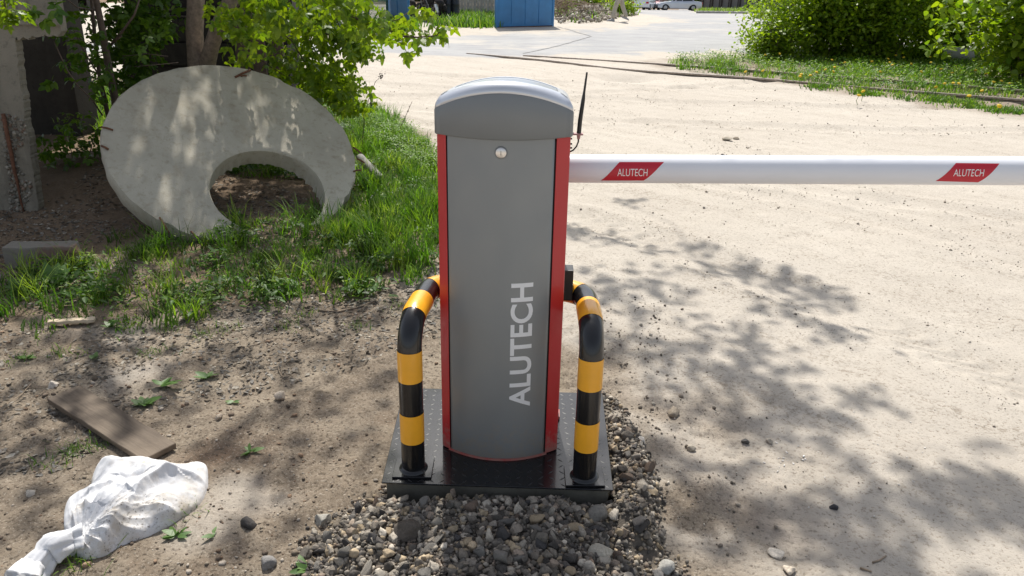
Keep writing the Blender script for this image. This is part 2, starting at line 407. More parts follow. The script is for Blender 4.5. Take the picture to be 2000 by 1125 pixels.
def rots(n, tilt=None):              # random rotation matrices
    q = rng.normal(size=(n, 4)); q /= np.linalg.norm(q, axis=1)[:, None]
    w_, x, y, z = q.T
    return np.stack([1 - 2 * (y * y + z * z), 2 * (x * y - z * w_), 2 * (x * z + y * w_), 2 * (x * y + z * w_), 1 - 2 * (x * x + z * z), 2 * (y * z - x * w_),
                     2 * (x * z - y * w_), 2 * (y * z + x * w_), 1 - 2 * (x * x + y * y)], -1).reshape(n, 3, 3)
def rotz(a):
    c, s_ = np.cos(a), np.sin(a); z = np.zeros_like(a); o = z + 1
    return np.stack([c, -s_, z, s_, c, z, z, z, o], -1).reshape(-1, 3, 3)
def scatter(name, base, loc, R, scale, tint, mat, parent=None, kind='stuff', smooth=False):
    """base: list of (V,F) variants, joined into one mesh"""
    VV, FF, CC_, off = [], [], [], 0
    idx = rng.integers(0, len(base), len(loc))
    for b, (V, F) in enumerate(base):
        k = np.where(idx == b)[0]
        if not len(k): continue
        sc = scale[k]; sc = sc[:, None, None] if sc.ndim == 1 else sc[:, None, :]
        W = np.einsum('nij,nvj->nvi', R[k], V[None] * sc) + loc[k][:, None]
        VV.append(W.reshape(-1, 3)); FF.append((F[None] + (np.arange(len(k)) * len(V))[:, None, None] + off).reshape(-1, F.shape[1]))
        if tint is not None: CC_.append(np.repeat(tint[k], len(V), 0))
        off += len(k) * len(V)
    me = mesh_np(name, np.concatenate(VV), np.concatenate(FF), mat, np.concatenate(CC_) if tint is not None else None, smooth)
    o = link(name, me, parent)
    if kind: o['kind'] = kind
    return o
def ico(sub):
    bm = bmesh.new(); bmesh.ops.create_icosphere(bm, subdivisions=sub, radius=1)
    V = np.array([v.co[:] for v in bm.verts]); F = np.array([[v.index for v in f.verts] for f in bm.faces]); bm.free(); return V, F
def rock_variants(sub, n, seed):
    V, F = ico(sub); r = np.random.default_rng(seed); out = []
    for _ in range(n):
        W = V.copy()
        for _ in range(16 if sub > 1 else 6):          # chop with planes: angular crushed stone
            d = r.normal(size=3); d /= np.linalg.norm(d); t = r.uniform(.35, .72) if sub > 1 else r.uniform(.45, .85)
            k = W @ d; W -= np.clip(k - t, 0, None)[:, None] * d
        W *= r.uniform(.65, 1.15, 3) * (1.3 if sub > 1 else 1); W += r.normal(size=W.shape) * (.012 if sub > 1 else .03)
        out.append((W, F))
    return out
ROCK1 = rock_variants(1, 10, 1); ROCK2 = rock_variants(3, 15, 2)

# ================================================================== GROUND
def make_ground():
    th = np.concatenate([np.linspace(-42, 42, 760), np.linspace(46, 314, 62)]) * D2R      # from +Y
    r = [0.35]
    while r[-1] < 520:
        q = r[-1]; r.append(q * (1.06 if q < .9 else 1.0055 if q < 14 else 1.010 if q < 45 else 1.05))
    r = np.array(r); nr, nt_ = len(r), len(th)
    R_, T_ = np.meshgrid(r, th, indexing='ij')
    X = (R_ * np.sin(T_)).ravel(); Y = (R_ * np.cos(T_)).ravel()
    Z = hgt(X, Y)
    V = np.stack([X, Y, Z], 1)
    i = np.arange(nr - 1)[:, None] * nt_; j = np.arange(nt_)[None]; j2 = (j + 1) % nt_
    F = np.stack([i + j, i + nt_ + j, i + nt_ + j2, i + j2], -1).reshape(-1, 4)[:, ::-1]
    # middle
    V = np.vstack([V, [[0, 0, hz(0, 0)]]]); c = len(V) - 1
    jj = np.arange(nt_); F2 = np.stack([np.full(nt_, c), jj, (jj + 1) % nt_, np.full(nt_, c)], -1)
    me = mesh_np('ground', V, F, m_ground, None, True)
    X = V[:, 0]; Y = V[:, 1]; D = np.hypot(X, Y)
    e = 0.16 * fbm(X, Y, .5, 4)
    e2 = e * np.clip(D / 6, .3, 3)
    road = ss(-.25, .25, sdpoly(X, Y, ROAD) + e2 * 1.6)
    brown = ss(-.35, .35, sdpoly(X, Y, BROWN) + e * 2.2) * (.35 + .65 * ss(-.25, .2, .25 + fbm(X + 3, Y, .7, 3)))
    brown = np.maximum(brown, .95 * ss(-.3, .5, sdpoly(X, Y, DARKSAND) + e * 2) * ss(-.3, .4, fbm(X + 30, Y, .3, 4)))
    soil = np.maximum.reduce([ss(-.15, .3, sdpoly(X, Y, SOIL) + e), .8 * ss(-.2, .25, sdpoly(X, Y, GRASS_L) + e * 1.5), .7 * ss(-.5, .4, sdpoly(X, Y, GRASS_R) + e * 3), ss(-1, 1, sdpoly(X, Y, VERGE)), ss(97, 99, D)])
    grav = ss(-.12, .10, gravel_d(X, Y))
    a = me.attributes.new('zones', 'FLOAT_COLOR', 'POINT'); a.data.foreach_set('color', np.stack([road, brown, soil, grav], 1).astype(np.float32).ravel())
    o = link('ground', me); tag(o, 'pale sandy ground of the yard with tyre tracks and a dusty road', kind='structure')
make_ground()

# ------------------------------------------------------------------ stone tints
def tints(n, pal, j=.12):
    pal = np.array(pal); c = pal[rng.integers(0, len(pal), n)] * (1.3 if len(pal) == 10 else 1) * (1 + rng.normal(size=(n, 1)) * j); return np.clip(c, .01, .9)
GRAVEL = [(.085, .076, .064), (.12, .105, .088), (.16, .142, .12), (.22, .195, .16), (.32, .285, .235), (.20, .16, .125), (.065, .058, .052), (.27, .215, .145), (.14, .122, .10), (.09, .08, .068)]
SANDP = [(.40, .36, .31), (.46, .42, .36), (.30, .26, .21), (.42, .36, .29), (.34, .29, .235), (.20, .175, .15), (.5, .46, .40), (.13, .12, .11)]

def gravel():
    # dense pile in several size classes
    for name, n, s0, s1, base, keep in (('gravel_pile', 9000, .0035, .008, ROCK1, 0.0), ('gravel_pile', 3800, .007, .012, ROCK1, .05), ('gravel_pile', 1700, .011, .020, ROCK2, .12)):
        x = rng.uniform(-.72, .85, n * 3); y = rng.uniform(1.25, 3.0, n * 3)
        g = gravel_d(x, y); ins = sdpoly(x, y, [(-.37, 2.04), (.30, 2.02), (.32, 2.55), (-.37, 2.57)])
        ok = (g > keep + rng.uniform(-.25, .25, len(x))) & (ins < -.0) & ((x < .34) | (rng.random(len(x)) < (.45 if s1 > .015 else 1))); x, y = x[ok][:n], y[ok][:n]
        s = rng.uniform(s0, s1, len(x)) * rng.uniform(.8, 1.2, len(x)); z = hgt(x, y) + s * rng.uniform(-.1, .75, len(x))
        o = scatter(name, base, np.stack([x, y, z], 1), rots(len(x)), s, tints(len(x), GRAVEL, .2), m_stone)
        tag(o, {.0035: 'finest grey grit filling the gaps of the gravel pile', .007: 'small crushed stones of the gravel pile round the footing', .011: 'middle sized crushed stones heaped before the barrier base'}[s0], 'gravel')
    # the larger stones one can tell apart
    n = 0; tries = 0; placed = []
    cols = [('pale', (.40, .36, .30)), ('dark grey', (.085, .08, .078)), ('tan', (.33, .26, .175)), ('grey', (.18, .168, .15)), ('brownish', (.20, .15, .115))]
    meshes = []
    for ci, (cn, c) in enumerate(cols):
        for k in range(3):
            V, F = ROCK2[(ci * 3 + k) % len(ROCK2)]
            meshes.append((cn, mesh_np('stone', V, F, m_stone, np.tile(c, (len(V), 1)) * (1 + .1 * rng.normal()))))
    while n < 150 and tries < 4000:
        tries += 1
        x, y = rng.uniform(-.6, .75), rng.uniform(1.3, 2.7)
        if gravel_d(np.array([x]), np.array([y]))[0] < .12: continue
        if -.39 < x < .35 and 1.985 < y < 2.6: continue
        if any((x - a) ** 2 + (y - b) ** 2 < (.75 * (s_ + .03)) ** 2 for a, b, s_ in placed): continue
        s_ = rng.uniform(.013, .026) * (1.25 if rng.random() < .10 else 1)
        if x > .36 and rng.random() < .6: continue
        cn, me = meshes[rng.choice(len(meshes), p=np.repeat([.2, .22, .14, .32, .12], 3) / 3)]
        o = bpy.data.objects.new('stone', me); COL.objects.link(o)
        o.location = (x, y, hz(x, y) + s_ * .45); o.rotation_euler = rng.uniform(0, 6.28, 3); o.scale = (s_ * rng.uniform(.85, 1.25), s_, s_ * rng.uniform(.7, 1))
        where = 'in the gravel strip right of the plate' if x > .36 else 'directly below the front edge of the plate' if y > 1.86 else 'in the left part of the gravel pile' if x < -.22 else 'in the right part of the gravel pile' if x > .22 else 'in the middle of the gravel pile'
        tag(o, f'{cn} crushed stone lying {where}', 'stone', f'{cn} stones {where}'); placed.append((x, y, s_)); n += 1
gravel()

def lone_stone(px, py, w_px, tint_, label, k=0, flat=.8, cat='stone'):
    p = P(px, py, 0); d = np.linalg.norm(p - CC); s_ = w_px * d / FPX / 2
    V, F = ico(3); r = np.random.default_rng(50 + k); W = V.copy()
    for _ in range(12):
        dd = r.normal(size=3); dd /= np.linalg.norm(dd); t = r.uniform(.5, .85); W -= np.clip(W @ dd - t, 0, None)[:, None] * dd
    W += .05 * fbm(V[:, 0] + k, V[:, 1] + V[:, 2], .4, 3)[:, None] * V
    W *= s_ * 1.12; W[:, 2] *= flat * (.45 if py < 300 else 1)
    me = mesh_np('stone', W, F, m_stone, np.tile(tint_, (len(W), 1))); o = link('stone', me)
    o.location = (p[0], p[1], hz(p[0], p[1]) + s_ * .45 * flat); o.rotation_euler = (0, 0, k * 1.3); tag(o, label, cat)
for k, a in enumerate([(486, 1026, 28, (.06, .055, .052), 'dark lone stone on the dirt right of the white sack'),
                       (522, 1103, 30, (.22, .21, .20), 'grey speckled stone left of the gravel, at its lower corner'),
                       (632, 1014, 38, (.30, .285, .25), 'light grey stone at the upper left rim of the gravel', ),
                       (780, 985, 48, (.075, .068, .06), 'big dark rough stone against the footing below the left guard'),
                       (795, 1085, 52, (.10, .085, .07), 'large dark brown stone in the lower left of the gravel'),
                       (1172, 1118, 44, (.36, .33, .27), 'cream stone at the lower edge of the gravel'),
                       (1160, 1035, 42, (.20, .185, .16), 'grey wedge stone right of the gravel middle'),
                       (1302, 1112, 32, (.34, .33, .30), 'white flecked stone at the lower right gravel edge'),
                       (1517, 1080, 28, (.55, .50, .43), 'pale flat stone alone on the dirt right of the gravel'),
                       (1541, 1115, 22, (.60, .52, .42), 'cream stone at the bottom edge right of the gravel'),
                       (1628, 987, 15, (.05, .05, .055), 'small black pebble alone in the tree shadow on the right'),
                       (1505, 856, 14, (.45, .40, .33), 'small pale stone on sunlit sand beside white chips'),
                       (1456, 862, 14, (.09, .085, .08), 'small dark stone left of the small pale one'),
                       (1350, 878, 17, (.36, .32, .26), 'rounded cream stone right of the gravel strip'),
                       (1315, 810, 26, (.26, .22, .17), 'tan stone in the dark soil right of the guard'),
                       (1252, 868, 22, (.62, .58, .52), 'white stone in the gravel strip beside the plate'),
                       (548, 778, 22, (.42, .36, .29), 'sunlit tan stone on the dirt left of the plate'),
                       (427, 817, 17, (.38, .32, .25), 'tan stone on the dirt below the broad weed leaves'),
                       (105, 752, 18, (.55, .49, .42), 'pale stone above the corner of the brown plank'),
                       (62, 970, 16, (.45, .41, .35), 'whitish stone left of the white sack'),
                       (1438, 271, 13, (.26, .22, .17), 'clod lying alone on the sand behind the boom'),
                       (1418, 274, 22, (.38, .335, .27), 'flat sandy clump behind the boom beside a darker clod'),
                       ]): lone_stone(*a, k=k)

def pebbles():
    # loose pebbles over the yard, denser near the camera
    n = 30000; D = 1.2 * np.exp(rng.uniform(0, 1, n) ** .8 * math.log(14 / 1.2)); t = rng.uniform(-40, 40, n) * D2R
    x, y = D * np.sin(t), D * np.cos(t)
    cl = fbm(x + 8, y, .45, 3) + 1.1 * trk(x, y) * (x > -.3); ok = (cl > rng.uniform(-.1, 1.1, n)) & (sdpoly(x, y, [(-.39, 2.0), (.33, 1.98), (.35, 2.57), (-.39, 2.59)]) < 0)
    x, y, D = x[ok], y[ok], D[ok]; n = len(x)
    s = rng.uniform(.0013, .0036, n) * (1 + 1.2 * (rng.random(n) < .05)) * np.clip(D / 3.2, .9, 2.2); z = hgt(x, y) + s * .3
    left = (x < -.1) & (y < 6)
    t1 = tints(n, SANDP, .15); t1[left] *= .72
    tag(scatter('loose_pebbles', ROCK1, np.stack([x, y, z], 1), rots(n), s, t1, m_stone), 'small loose pebbles and crumbs strewn over the yard', 'pebbles')
    # fist-less chips of dirt on the left
    n = 14000; x = rng.uniform(-3.2, -.3, n); y = rng.uniform(1.4, 4.4, n); cl = fbm(x, y + 8, .3, 3); ok = cl > rng.uniform(-.5, .6, n); x, y = x[ok], y[ok]; n = len(x)
    s = np.minimum(.0022 + rng.exponential(.0028, n), .016); sc = np.stack([s, s * rng.uniform(.6, 1, n), s * .55], 1)
    tag(scatter('dirt_crumbs', ROCK1, np.stack([x, y, hgt(x, y) + s * .15], 1), rotz(rng.uniform(0, 6.3, n)), sc, tints(n, [(.20, .16, .12), (.27, .225, .17), (.13, .10, .075), (.40, .35, .29), (.22, .15, .10)], .18), m_stone), 'dry crumbs of soil on the brown dirt at the left', 'soil crumbs')
    n = 2600; q = rng.exponential(.16, n); y = rng.uniform(1.45, 3.9, n); x = .38 + q + .12 * (y - 1.5) * rng.normal(size=n) * .5; cl = fbm(x + 3, y + 8, .22, 3); ok = (cl > rng.uniform(-.4, .7, n)) & (x > .36); x, y = x[ok], y[ok]; n = len(x)
    s = rng.exponential(.0025, n) + .002; s = np.minimum(s, .012)
    tag(scatter('dirt_crumbs', ROCK1, np.stack([x, y, hgt(x, y) + s * .3], 1), rots(n), np.stack([s, s * .85, s * .7], 1), tints(n, [(.22, .185, .15), (.30, .26, .21), (.15, .13, .105), (.42, .38, .32)], .15), m_stone), 'dark crumbs and pebbles scattered right of the gravel pile', 'soil crumbs')
    # white stone chips on the right
    cs = [P(1530 + rng.normal() * 22, 895 + rng.normal() * 16) for _ in range(16)] + [P(1700 + rng.normal() * 60, 860 + rng.normal() * 70) for _ in range(40)]
    cs = np.array(cs); n = len(cs); cs[:, 2] = hgt(cs[:, 0], cs[:, 1]) + .002; s = rng.uniform(.004, .011, n); s[16:] *= .6
    tag(scatter('white_chips', ROCK1, cs, rotz(rng.uniform(0, 6.3, n)), np.stack([s, s * .45, s * .22], 1), tints(n, [(.62, .60, .57)], .05), m_stone), 'white splinters lying on the sunlit sand at right', 'chips')
pebbles()

# ------------------------------------------------------------------ grass and litter
def blades(name, x, y, h, tint_, label, wid=.0035, lean=.6, bow=.5, cat='grass'):
    n = len(x); z = hgt(x, y) - .004; a = rng.uniform(0, 2 * math.pi, n); d = np.stack([np.cos(a), np.sin(a)], 1)
    b = np.stack([-np.sin(a), np.cos(a)], 1) * (wid * rng.uniform(.6, 1.4, n))[:, None]
    le = rng.uniform(.1, 1, n) * lean
    V = np.zeros((n, 7, 3))
    for i, t in enumerate((0, .35, .7, 1.0)):
        off = d * (h * (le * t + bow * rng.uniform(.3, 1, n) * t * t))[:, None]
        zz = z + h * (t - .35 * le * t * t)
        wv = b * (1 - .25 * i)
        if i < 3:
            V[:, 2 * i, :2] = np.stack([x, y], 1) + off - wv; V[:, 2 * i + 1, :2] = np.stack([x, y], 1) + off + wv; V[:, 2 * i:2 * i + 2, 2] = zz[:, None]
        else:
            V[:, 6, :2] = np.stack([x, y], 1) + off; V[:, 6, 2] = zz
    F = np.array([[0, 1, 3], [0, 3, 2], [2, 3, 5], [2, 5, 4], [4, 5, 6]])
    FF = (F[None] + (np.arange(n) * 7)[:, None, None]).reshape(-1, 3)
    o = link(name, mesh_np(name, V.reshape(-1, 3), FF, m_blade, np.repeat(tint_, 7, 0))); return tag(o, label, cat, kind='stuff')
GR = [(.09, .19, .018), (.12, .23, .022), (.17, .28, .03), (.06, .14, .016), (.22, .30, .05), (.07, .15, .018)]
def tuft_points(cent, per, rad):
    i = np.repeat(np.arange(len(cent)), per); q = rng.normal(size=(len(i), 2)) * rad; return cent[i] + q, i
def inpoly(poly, n, thr=None, sc=.5):
    xs = [p[0] for p in poly]; ys = [p[1] for p in poly]
    x = rng.uniform(min(xs), max(xs), n * 5); y = rng.uniform(min(ys), max(ys), n * 5)
    ok = sdpoly(x, y, poly) > 0
    if thr is not None: ok &= fbm(x + 11, y + 5, sc, 3) > rng.uniform(thr, thr + .5, len(x))
    return np.stack([x[ok], y[ok]], 1)[:n]
def disc_clear(c):        # keep plants off the slab itself (they would poke through it)
    e = c - np.array([-1.98, 5.36]); u_ = e @ np.array([.819, .574]); v_ = e @ np.array([-.574, .819]); return (u_ / .72) ** 2 + (v_ / .56) ** 2 > 1

# left bank of grass
c = inpoly(GRASS_L, 1500, -.68, .4); c = c[disc_clear(c)]
pts, i = tuft_points(c, 26, .035); hh = (rng.uniform(.03, .10, len(c)) + .12 * (rng.random(len(c)) < .22))[i] * rng.uniform(.5, 1.1, len(i)); m = disc_clear(pts)
pts, i, hh = pts[m], i[m], hh[m]
blades('grass', pts[:, 0], pts[:, 1], hh, tints(len(c), GR, .3)[i] * rng.uniform(.8, 1.1, (len(i), 1)), 'green tufted grass bank round the concrete disc at the left')
LIT = gp((690, 215), (760, 225), (850, 310), (868, 500), (800, 540), (700, 500), (650, 470), (700, 400))
c = inpoly(LIT, 230, -.35, .25); pts, i = tuft_points(c, 34, .03); hh = rng.uniform(.10, .24, len(c))[i] * rng.uniform(.5, 1.1, len(i))
blades('tall_grass', pts[:, 0], pts[:, 1], hh, tints(len(c), GR, .15)[i] * 1.1, 'taller bright grass between the concrete disc and the barrier', .004, .45, .55)
FAR = gp((120, 262), (240, 262), (240, 170), (120, 170)); c = inpoly(FAR, 150); pts, i = tuft_points(c, 20, .06)
blades('grass', pts[:, 0], pts[:, 1], rng.uniform(.08, .2, len(i)), tints(len(i), GR, .1), 'sunlit grass seen through the gap beside the concrete ruin', .006)
# sparse tufts on the brown dirt
c = np.array([P(*q)[:2] for q in [(330, 640), (560, 640), (120, 690), (150, 880), (180, 870), (240, 600), (400, 650), (130, 1110), (165, 1105), (700, 640), (860, 590), (450, 640), (40, 700), (600, 610), (530, 600), (350, 1000), (110, 905), (300, 690), (780, 600), (720, 560)]])
pts, i = tuft_points(c, 45, .035); blades('grass_sprigs', pts[:, 0], pts[:, 1], rng.uniform(.015, .05, len(i)), tints(len(i), GR, .1), 'thin sprigs of grass coming up through the brown dirt', .0018, .9, .6)
# right side
c = inpoly(GRASS_R, 1500, -.55, .9); c = np.concatenate([c] + [np.array(G(*q)[:2]) + rng.normal(size=(22, 2)) * .1 for q in ((1605, 172), (1686, 186), (1830, 194), (1870, 198), (1952, 214), (1900, 205), (1975, 218))]); pts, i = tuft_points(c, 14, .07); up_ = ss(11.5, 13.5, pts[:, 1] + (pts[:, 0] - 5) * .45)
blades('grass', pts[:, 0], pts[:, 1], rng.uniform(.03, .08, len(i)) + .12 * up_ * rng.uniform(.3, 1, len(i)), tints(len(c), GR, .12)[i], 'roadside grass with dandelions along the rails at right', .008)
c = inpoly(VERGE, 900); pts, i = tuft_points(c, 6, .3); blades('grass_verge', pts[:, 0], pts[:, 1], rng.uniform(.15, .5, len(i)), tints(len(i), [(.14, .24, .05), (.18, .26, .06)], .1), 'distant grass verge behind the kerb beyond the road', .05)
for poly, n, h, lab in ((gp((1090, 46), (1180, 42), (1240, 30), (1215, 20), (1150, 18), (1085, 22)), 260, .45, 'weeds growing over the rubble right of the blue gate'),
                        (gp((850, 52), (940, 55), (972, 56), (968, 30), (920, 26), (870, 44)), 420, .4, 'grass at the foot of the grey board fence'),
                        (gp((720, 66), (800, 60), (800, 44), (720, 52)), 200, .35, 'grass under the far blue sheet gate')):
    c = inpoly(poly, n); pts, i = tuft_points(c, 10, .18); blades('far_grass', pts[:, 0], pts[:, 1], rng.uniform(.3, 1, len(i)) * h, tints(len(i), GR, .1), lab, .022)

def leafy(name, cents, per, rad, h0, h1, size, tintpal, label, mat=None):
    """low leafy ground plants: small bent leaves on invisible thin stems joined as cover"""
    pts, i = tuft_points(cents, per, rad); n = len(pts)
    V = np.array([[0, 0, 0], [.35, .22, .08], [.35, -.22, .08], [.75, .16, .06], [.75, -.16, .06], [1, 0, -.06], [.5, 0, -.02]]); F = np.array([[0, 2, 6], [0, 6, 1], [6, 2, 4], [1, 6, 3], [6, 4, 5], [3, 6, 5]])
    z = hgt(pts[:, 0], pts[:, 1]) + rng.uniform(h0, h1, n)
    a = rng.uniform(0, 6.28, n); t = rng.uniform(-.7, .5, n); R = rotz(a) @ np.stack([np.cos(t), 0 * t, np.sin(t), 0 * t, 0 * t + 1, 0 * t, -np.sin(t), 0 * t, np.cos(t)], -1).reshape(-1, 3, 3)
    o = scatter(name, [(V, F)], np.column_stack([pts, z]), R, size * rng.uniform(.6, 1.3, n), tints(n, tintpal, .15), m_blade); return tag(o, label, 'plants')
c = inpoly(GRASS_L, 420, -.5, .3); c = c[disc_clear(c)]; leafy('leafy_weeds', c[:260], 16, .05, .01, .07, .055, [(.05, .11, .018), (.07, .15, .025)], 'broader leaved weeds scattered through the left grass'); c = c[disc_clear(c)]
leafy('ground_cover', c, 40, .06, .005, .09, .028, GR, 'low leafy weeds mixed into the grass round the disc')
c = inpoly(GRASS_R, 700, -.3, .8); c = c[c[:, 1] > 12.3 - (c[:, 0] - 5) * .35]
leafy('ground_cover', c, 22, .14, .01, .17, .055, GR, 'leafy weeds under the bushes along the rails')
c = inpoly(gp((700, 230), (790, 262), (850, 330), (800, 330), (720, 270)), 110); leafy('ground_cover', c, 60, .07, .02, .13, .03, [(.13, .24, .03), (.17, .28, .04)], 'bright low weeds along the edge of the sand')

def litter():
    V = np.array([[-1, -.35, .05], [-.3, -.5, .22], [.5, -.4, .1], [1, 0, .25], [.5, .4, .3], [-.3, .5, .12], [-.2, 0, 0.02], [.5, 0, .05]]) ; F = np.array([[0, 1, 6], [1, 2, 7], [1, 7, 6], [2, 3, 7], [3, 4, 7], [4, 5, 7], [5, 6, 7], [5, 0, 6]])
    poly = gp((-300, 940), (120, 930), (300, 800), (520, 760), (700, 720), (860, 660), (860, 520), (700, 560), (640, 400), (300, 300), (100, 420), (-300, 440))
    c = inpoly(poly, 15000, -.5, .3); n = len(c); s = rng.uniform(.006, .020, n)
    o = scatter('leaf_litter', [(V, F)], np.column_stack([c, hgt(c[:, 0], c[:, 1]) + .001]), rotz(rng.uniform(0, 6.28, n)) @ rots(n) * .25 + rotz(rng.uniform(0, 6.28, n)) * .75,
                s, tints(n, [(.16, .14, .115), (.22, .195, .165), (.10, .085, .068), (.13, .11, .085), (.33, .30, .25), (.17, .16, .145)], .2), m_litter); tag(o, 'dry grey brown dead leaves strewn over the dirt at left', 'dead leaves')
    mb = MB()
    for q in inpoly(poly, 150):
        L = rng.uniform(.04, .22); a = rng.uniform(0, 6.28); p = [np.array([q[0] + L * t * math.cos(a + .5 * t * rng.normal()), q[1] + L * t * math.sin(a), 0]) for t in (0, .4, .7, 1)]
        for v in p: v[2] = hz(v[0], v[1]) + .003 + rng.uniform(0, .006)
        mb.tube(p, [.0022, .002, .0016, .001], 4)
    tag(mb.build('fallen_twigs', m_dry), 'thin dry twigs fallen on the dirt at left', 'twigs', kind='stuff')
litter()
def stick(pts, r, label, mat=m_dry):
    p = [P(a, b) for a, b in pts]
    for v in p: v[2] = hz(v[0], v[1]) + r
    tag(MB().tube(p, [r * (1 - .12 * i) for i in range(len(p))], 7).build('stick', mat, smooth=True), label, 'stick')
stick([(622, 606), (660, 607), (700, 600), (735, 590)], .005, 'longer curved stick on the dirt above the left guard')
stick([(1705, 1096), (1718, 1092), (1731, 1084)], .003, 'short stick bent on the shaded sand at lower right')
stick([(1680, 1109), (1702, 1118)], .003, 'tiny straight stick near the bottom edge right', )

# ================================================================== BARRIER
BX, BY, BZ, BYAW = -.028, 2.30, .10, -1.7 * D2R
bar = thing('road_barrier', 'grey and red boom barrier cabinet with a white boom on the checker plate', 'barrier', (BX, BY, BZ), BYAW)
_c, _s = math.cos(BYAW), math.sin(BYAW)
def loc_(p): x, y, z = p[0] - BX, p[1] - BY, p[2] - BZ; return np.array([x * _c + y * _s, -x * _s + y * _c, z])
HW, YF, SAG, YB = .187, -.100, .070, .12
def yf(x, w=HW, a=YF, s=SAG): return a - s * (1 - (x / w) ** 2)
def arc_sheet(x0, x1, z0, z1, off, n=24, thick=.012, w=HW):
    mb = MB(); xs = np.linspace(x0, x1, n); V = []
    for x in xs:
        V += [(x, yf(x) + off, z0), (x, yf(x) + off, z1), (x, yf(x) + off + thick, z1), (x, yf(x) + off + thick, z0)]
    F = []
    for i in range(n - 1):
        for k in range(4): F.append((4 * i + k, 4 * i + 4 + k, 4 * i + 4 + (k + 1) % 4, 4 * i + (k + 1) % 4))
    F += [(0, 1, 2, 3), tuple(4 * (n - 1) + k for k in (3, 2, 1, 0))]
    return mb.add(V, F)
LB = 1.026      # underside of the lid
arc_sheet(-.156, .143, .006, LB + .01, 0, 40).build('door', m_grey, bar, local=True, bevel=.0012, seg=1, auto=35)
arc_sheet(-.162, .150, .004, LB + .01, .006, 30).build('dark_gap_sheet', m_gap, bar, local=True, auto=35)  # black sheet standing for the dark gap round the door
# red corner profiles and body
def profile(xa, xb):
    n = 7; xs = np.linspace(xa, xb, n); sgn = -1 if xa < 0 else 1
    outer = [(x, yf(x)) for x in xs]
    if sgn < 0: poly = outer + [(xb, yf(xb) + .05), (xa + .012, YB), (xa, YB)]
    else: poly = outer + [(xb, YB), (xb - .012, YB), (xa, yf(xa) + .05)]
    return MB().prism(poly, .002, LB + .01, 'z')
profile(-HW, -.160).build('corner_profile', m_red, bar, local=True, bevel=.004, seg=3, auto=40)
profile(.148, HW).build('corner_profile', m_red, bar, local=True, bevel=.004, seg=3, auto=40)
poly = [(x, yf(x) - .003) for x in np.linspace(-.165, .153, 30)] + [(.17, YB - .02), (-.17, YB - .02)]
MB().prism(poly, -.0005, .006, 'z').build('base_rim', m_red, bar, local=True, auto=35)
poly = [(x, yf(x) + .03) for x in np.linspace(-.16, .15, 20)] + [(.172, YB - .005), (-.172, YB - .005)]
MB().prism(poly, .003, LB, 'z').build('inner_box', m_grey, bar, local=True, auto=35)
MB().box(.165, .20, YB - .03, YB + .02, .0, .012).box(.188, .194, YB - .03, YB + .02, .012, .06).build('foot_bracket', m_red, bar, local=True, bevel=.001)
for _m, _z in (('grey_enamel', .16), ('red_enamel', .12)):
    mm = MATS[_m]; t = mm.node_tree; bsdf = t.nodes['Principled BSDF']; src = bsdf.inputs['Base Color'].links[0].from_socket
    tc = t.nodes.new('ShaderNodeTexCoord'); sx = t.nodes.new('ShaderNodeSeparateXYZ'); t.links.new(tc.outputs['Object'], sx.inputs[0])
    mr = t.nodes.new('ShaderNodeMapRange'); mr.inputs[1].default_value = _z; mr.inputs[2].default_value = 0.0; t.links.new(sx.outputs['Z'], mr.inputs[0])
    nz = t.nodes.new('ShaderNodeTexNoise'); nz.inputs['Scale'].default_value = 38; nz.inputs['Detail'].default_value = 8; nz.inputs['Roughness'].default_value = .75; t.links.new(tc.outputs['Object'], nz.inputs['Vector'])
    ad = t.nodes.new('ShaderNodeMath'); ad.operation = 'MULTIPLY_ADD'; t.links.new(mr.outputs[0], ad.inputs[0]); ad.inputs[1].default_value = .34; t.links.new(nz.outputs['Fac'], ad.inputs[2])
    rp = t.nodes.new('ShaderNodeValToRGB'); rp.color_ramp.elements[0].position = .62; rp.color_ramp.elements[0].color = (0, 0, 0, 1); rp.color_ramp.elements[1].position = .86; rp.color_ramp.elements[1].color = (.6, .6, .6, 1); t.links.new(ad.outputs[0], rp.inputs[0])
    mx = t.nodes.new('ShaderNodeMixRGB'); t.links.new(rp.outputs[0], mx.inputs[0]); t.links.new(src, mx.inputs[1]); mx.inputs[2].default_value = (.30, .26, .21, 1); t.links.new(mx.outputs[0], bsdf.inputs['Base Color'])
    n2 = t.nodes.new('ShaderNodeTexNoise'); n2.inputs['Scale'].default_value = 7; n2.inputs['Detail'].default_value = 6; t.links.new(tc.outputs['Object'], n2.inputs['Vector'])
    m2 = t.nodes.new('ShaderNodeMapRange'); m2.inputs[1].default_value = .3; m2.inputs[2].default_value = .7; m2.inputs[3].default_value = bsdf.inputs['Roughness'].default_value - .07; m2.inputs[4].default_value = bsdf.inputs['Roughness'].default_value + .1; t.links.new(n2.outputs['Fac'], m2.inputs[0]); t.links.new(m2.outputs[0], bsdf.inputs['Roughness'])
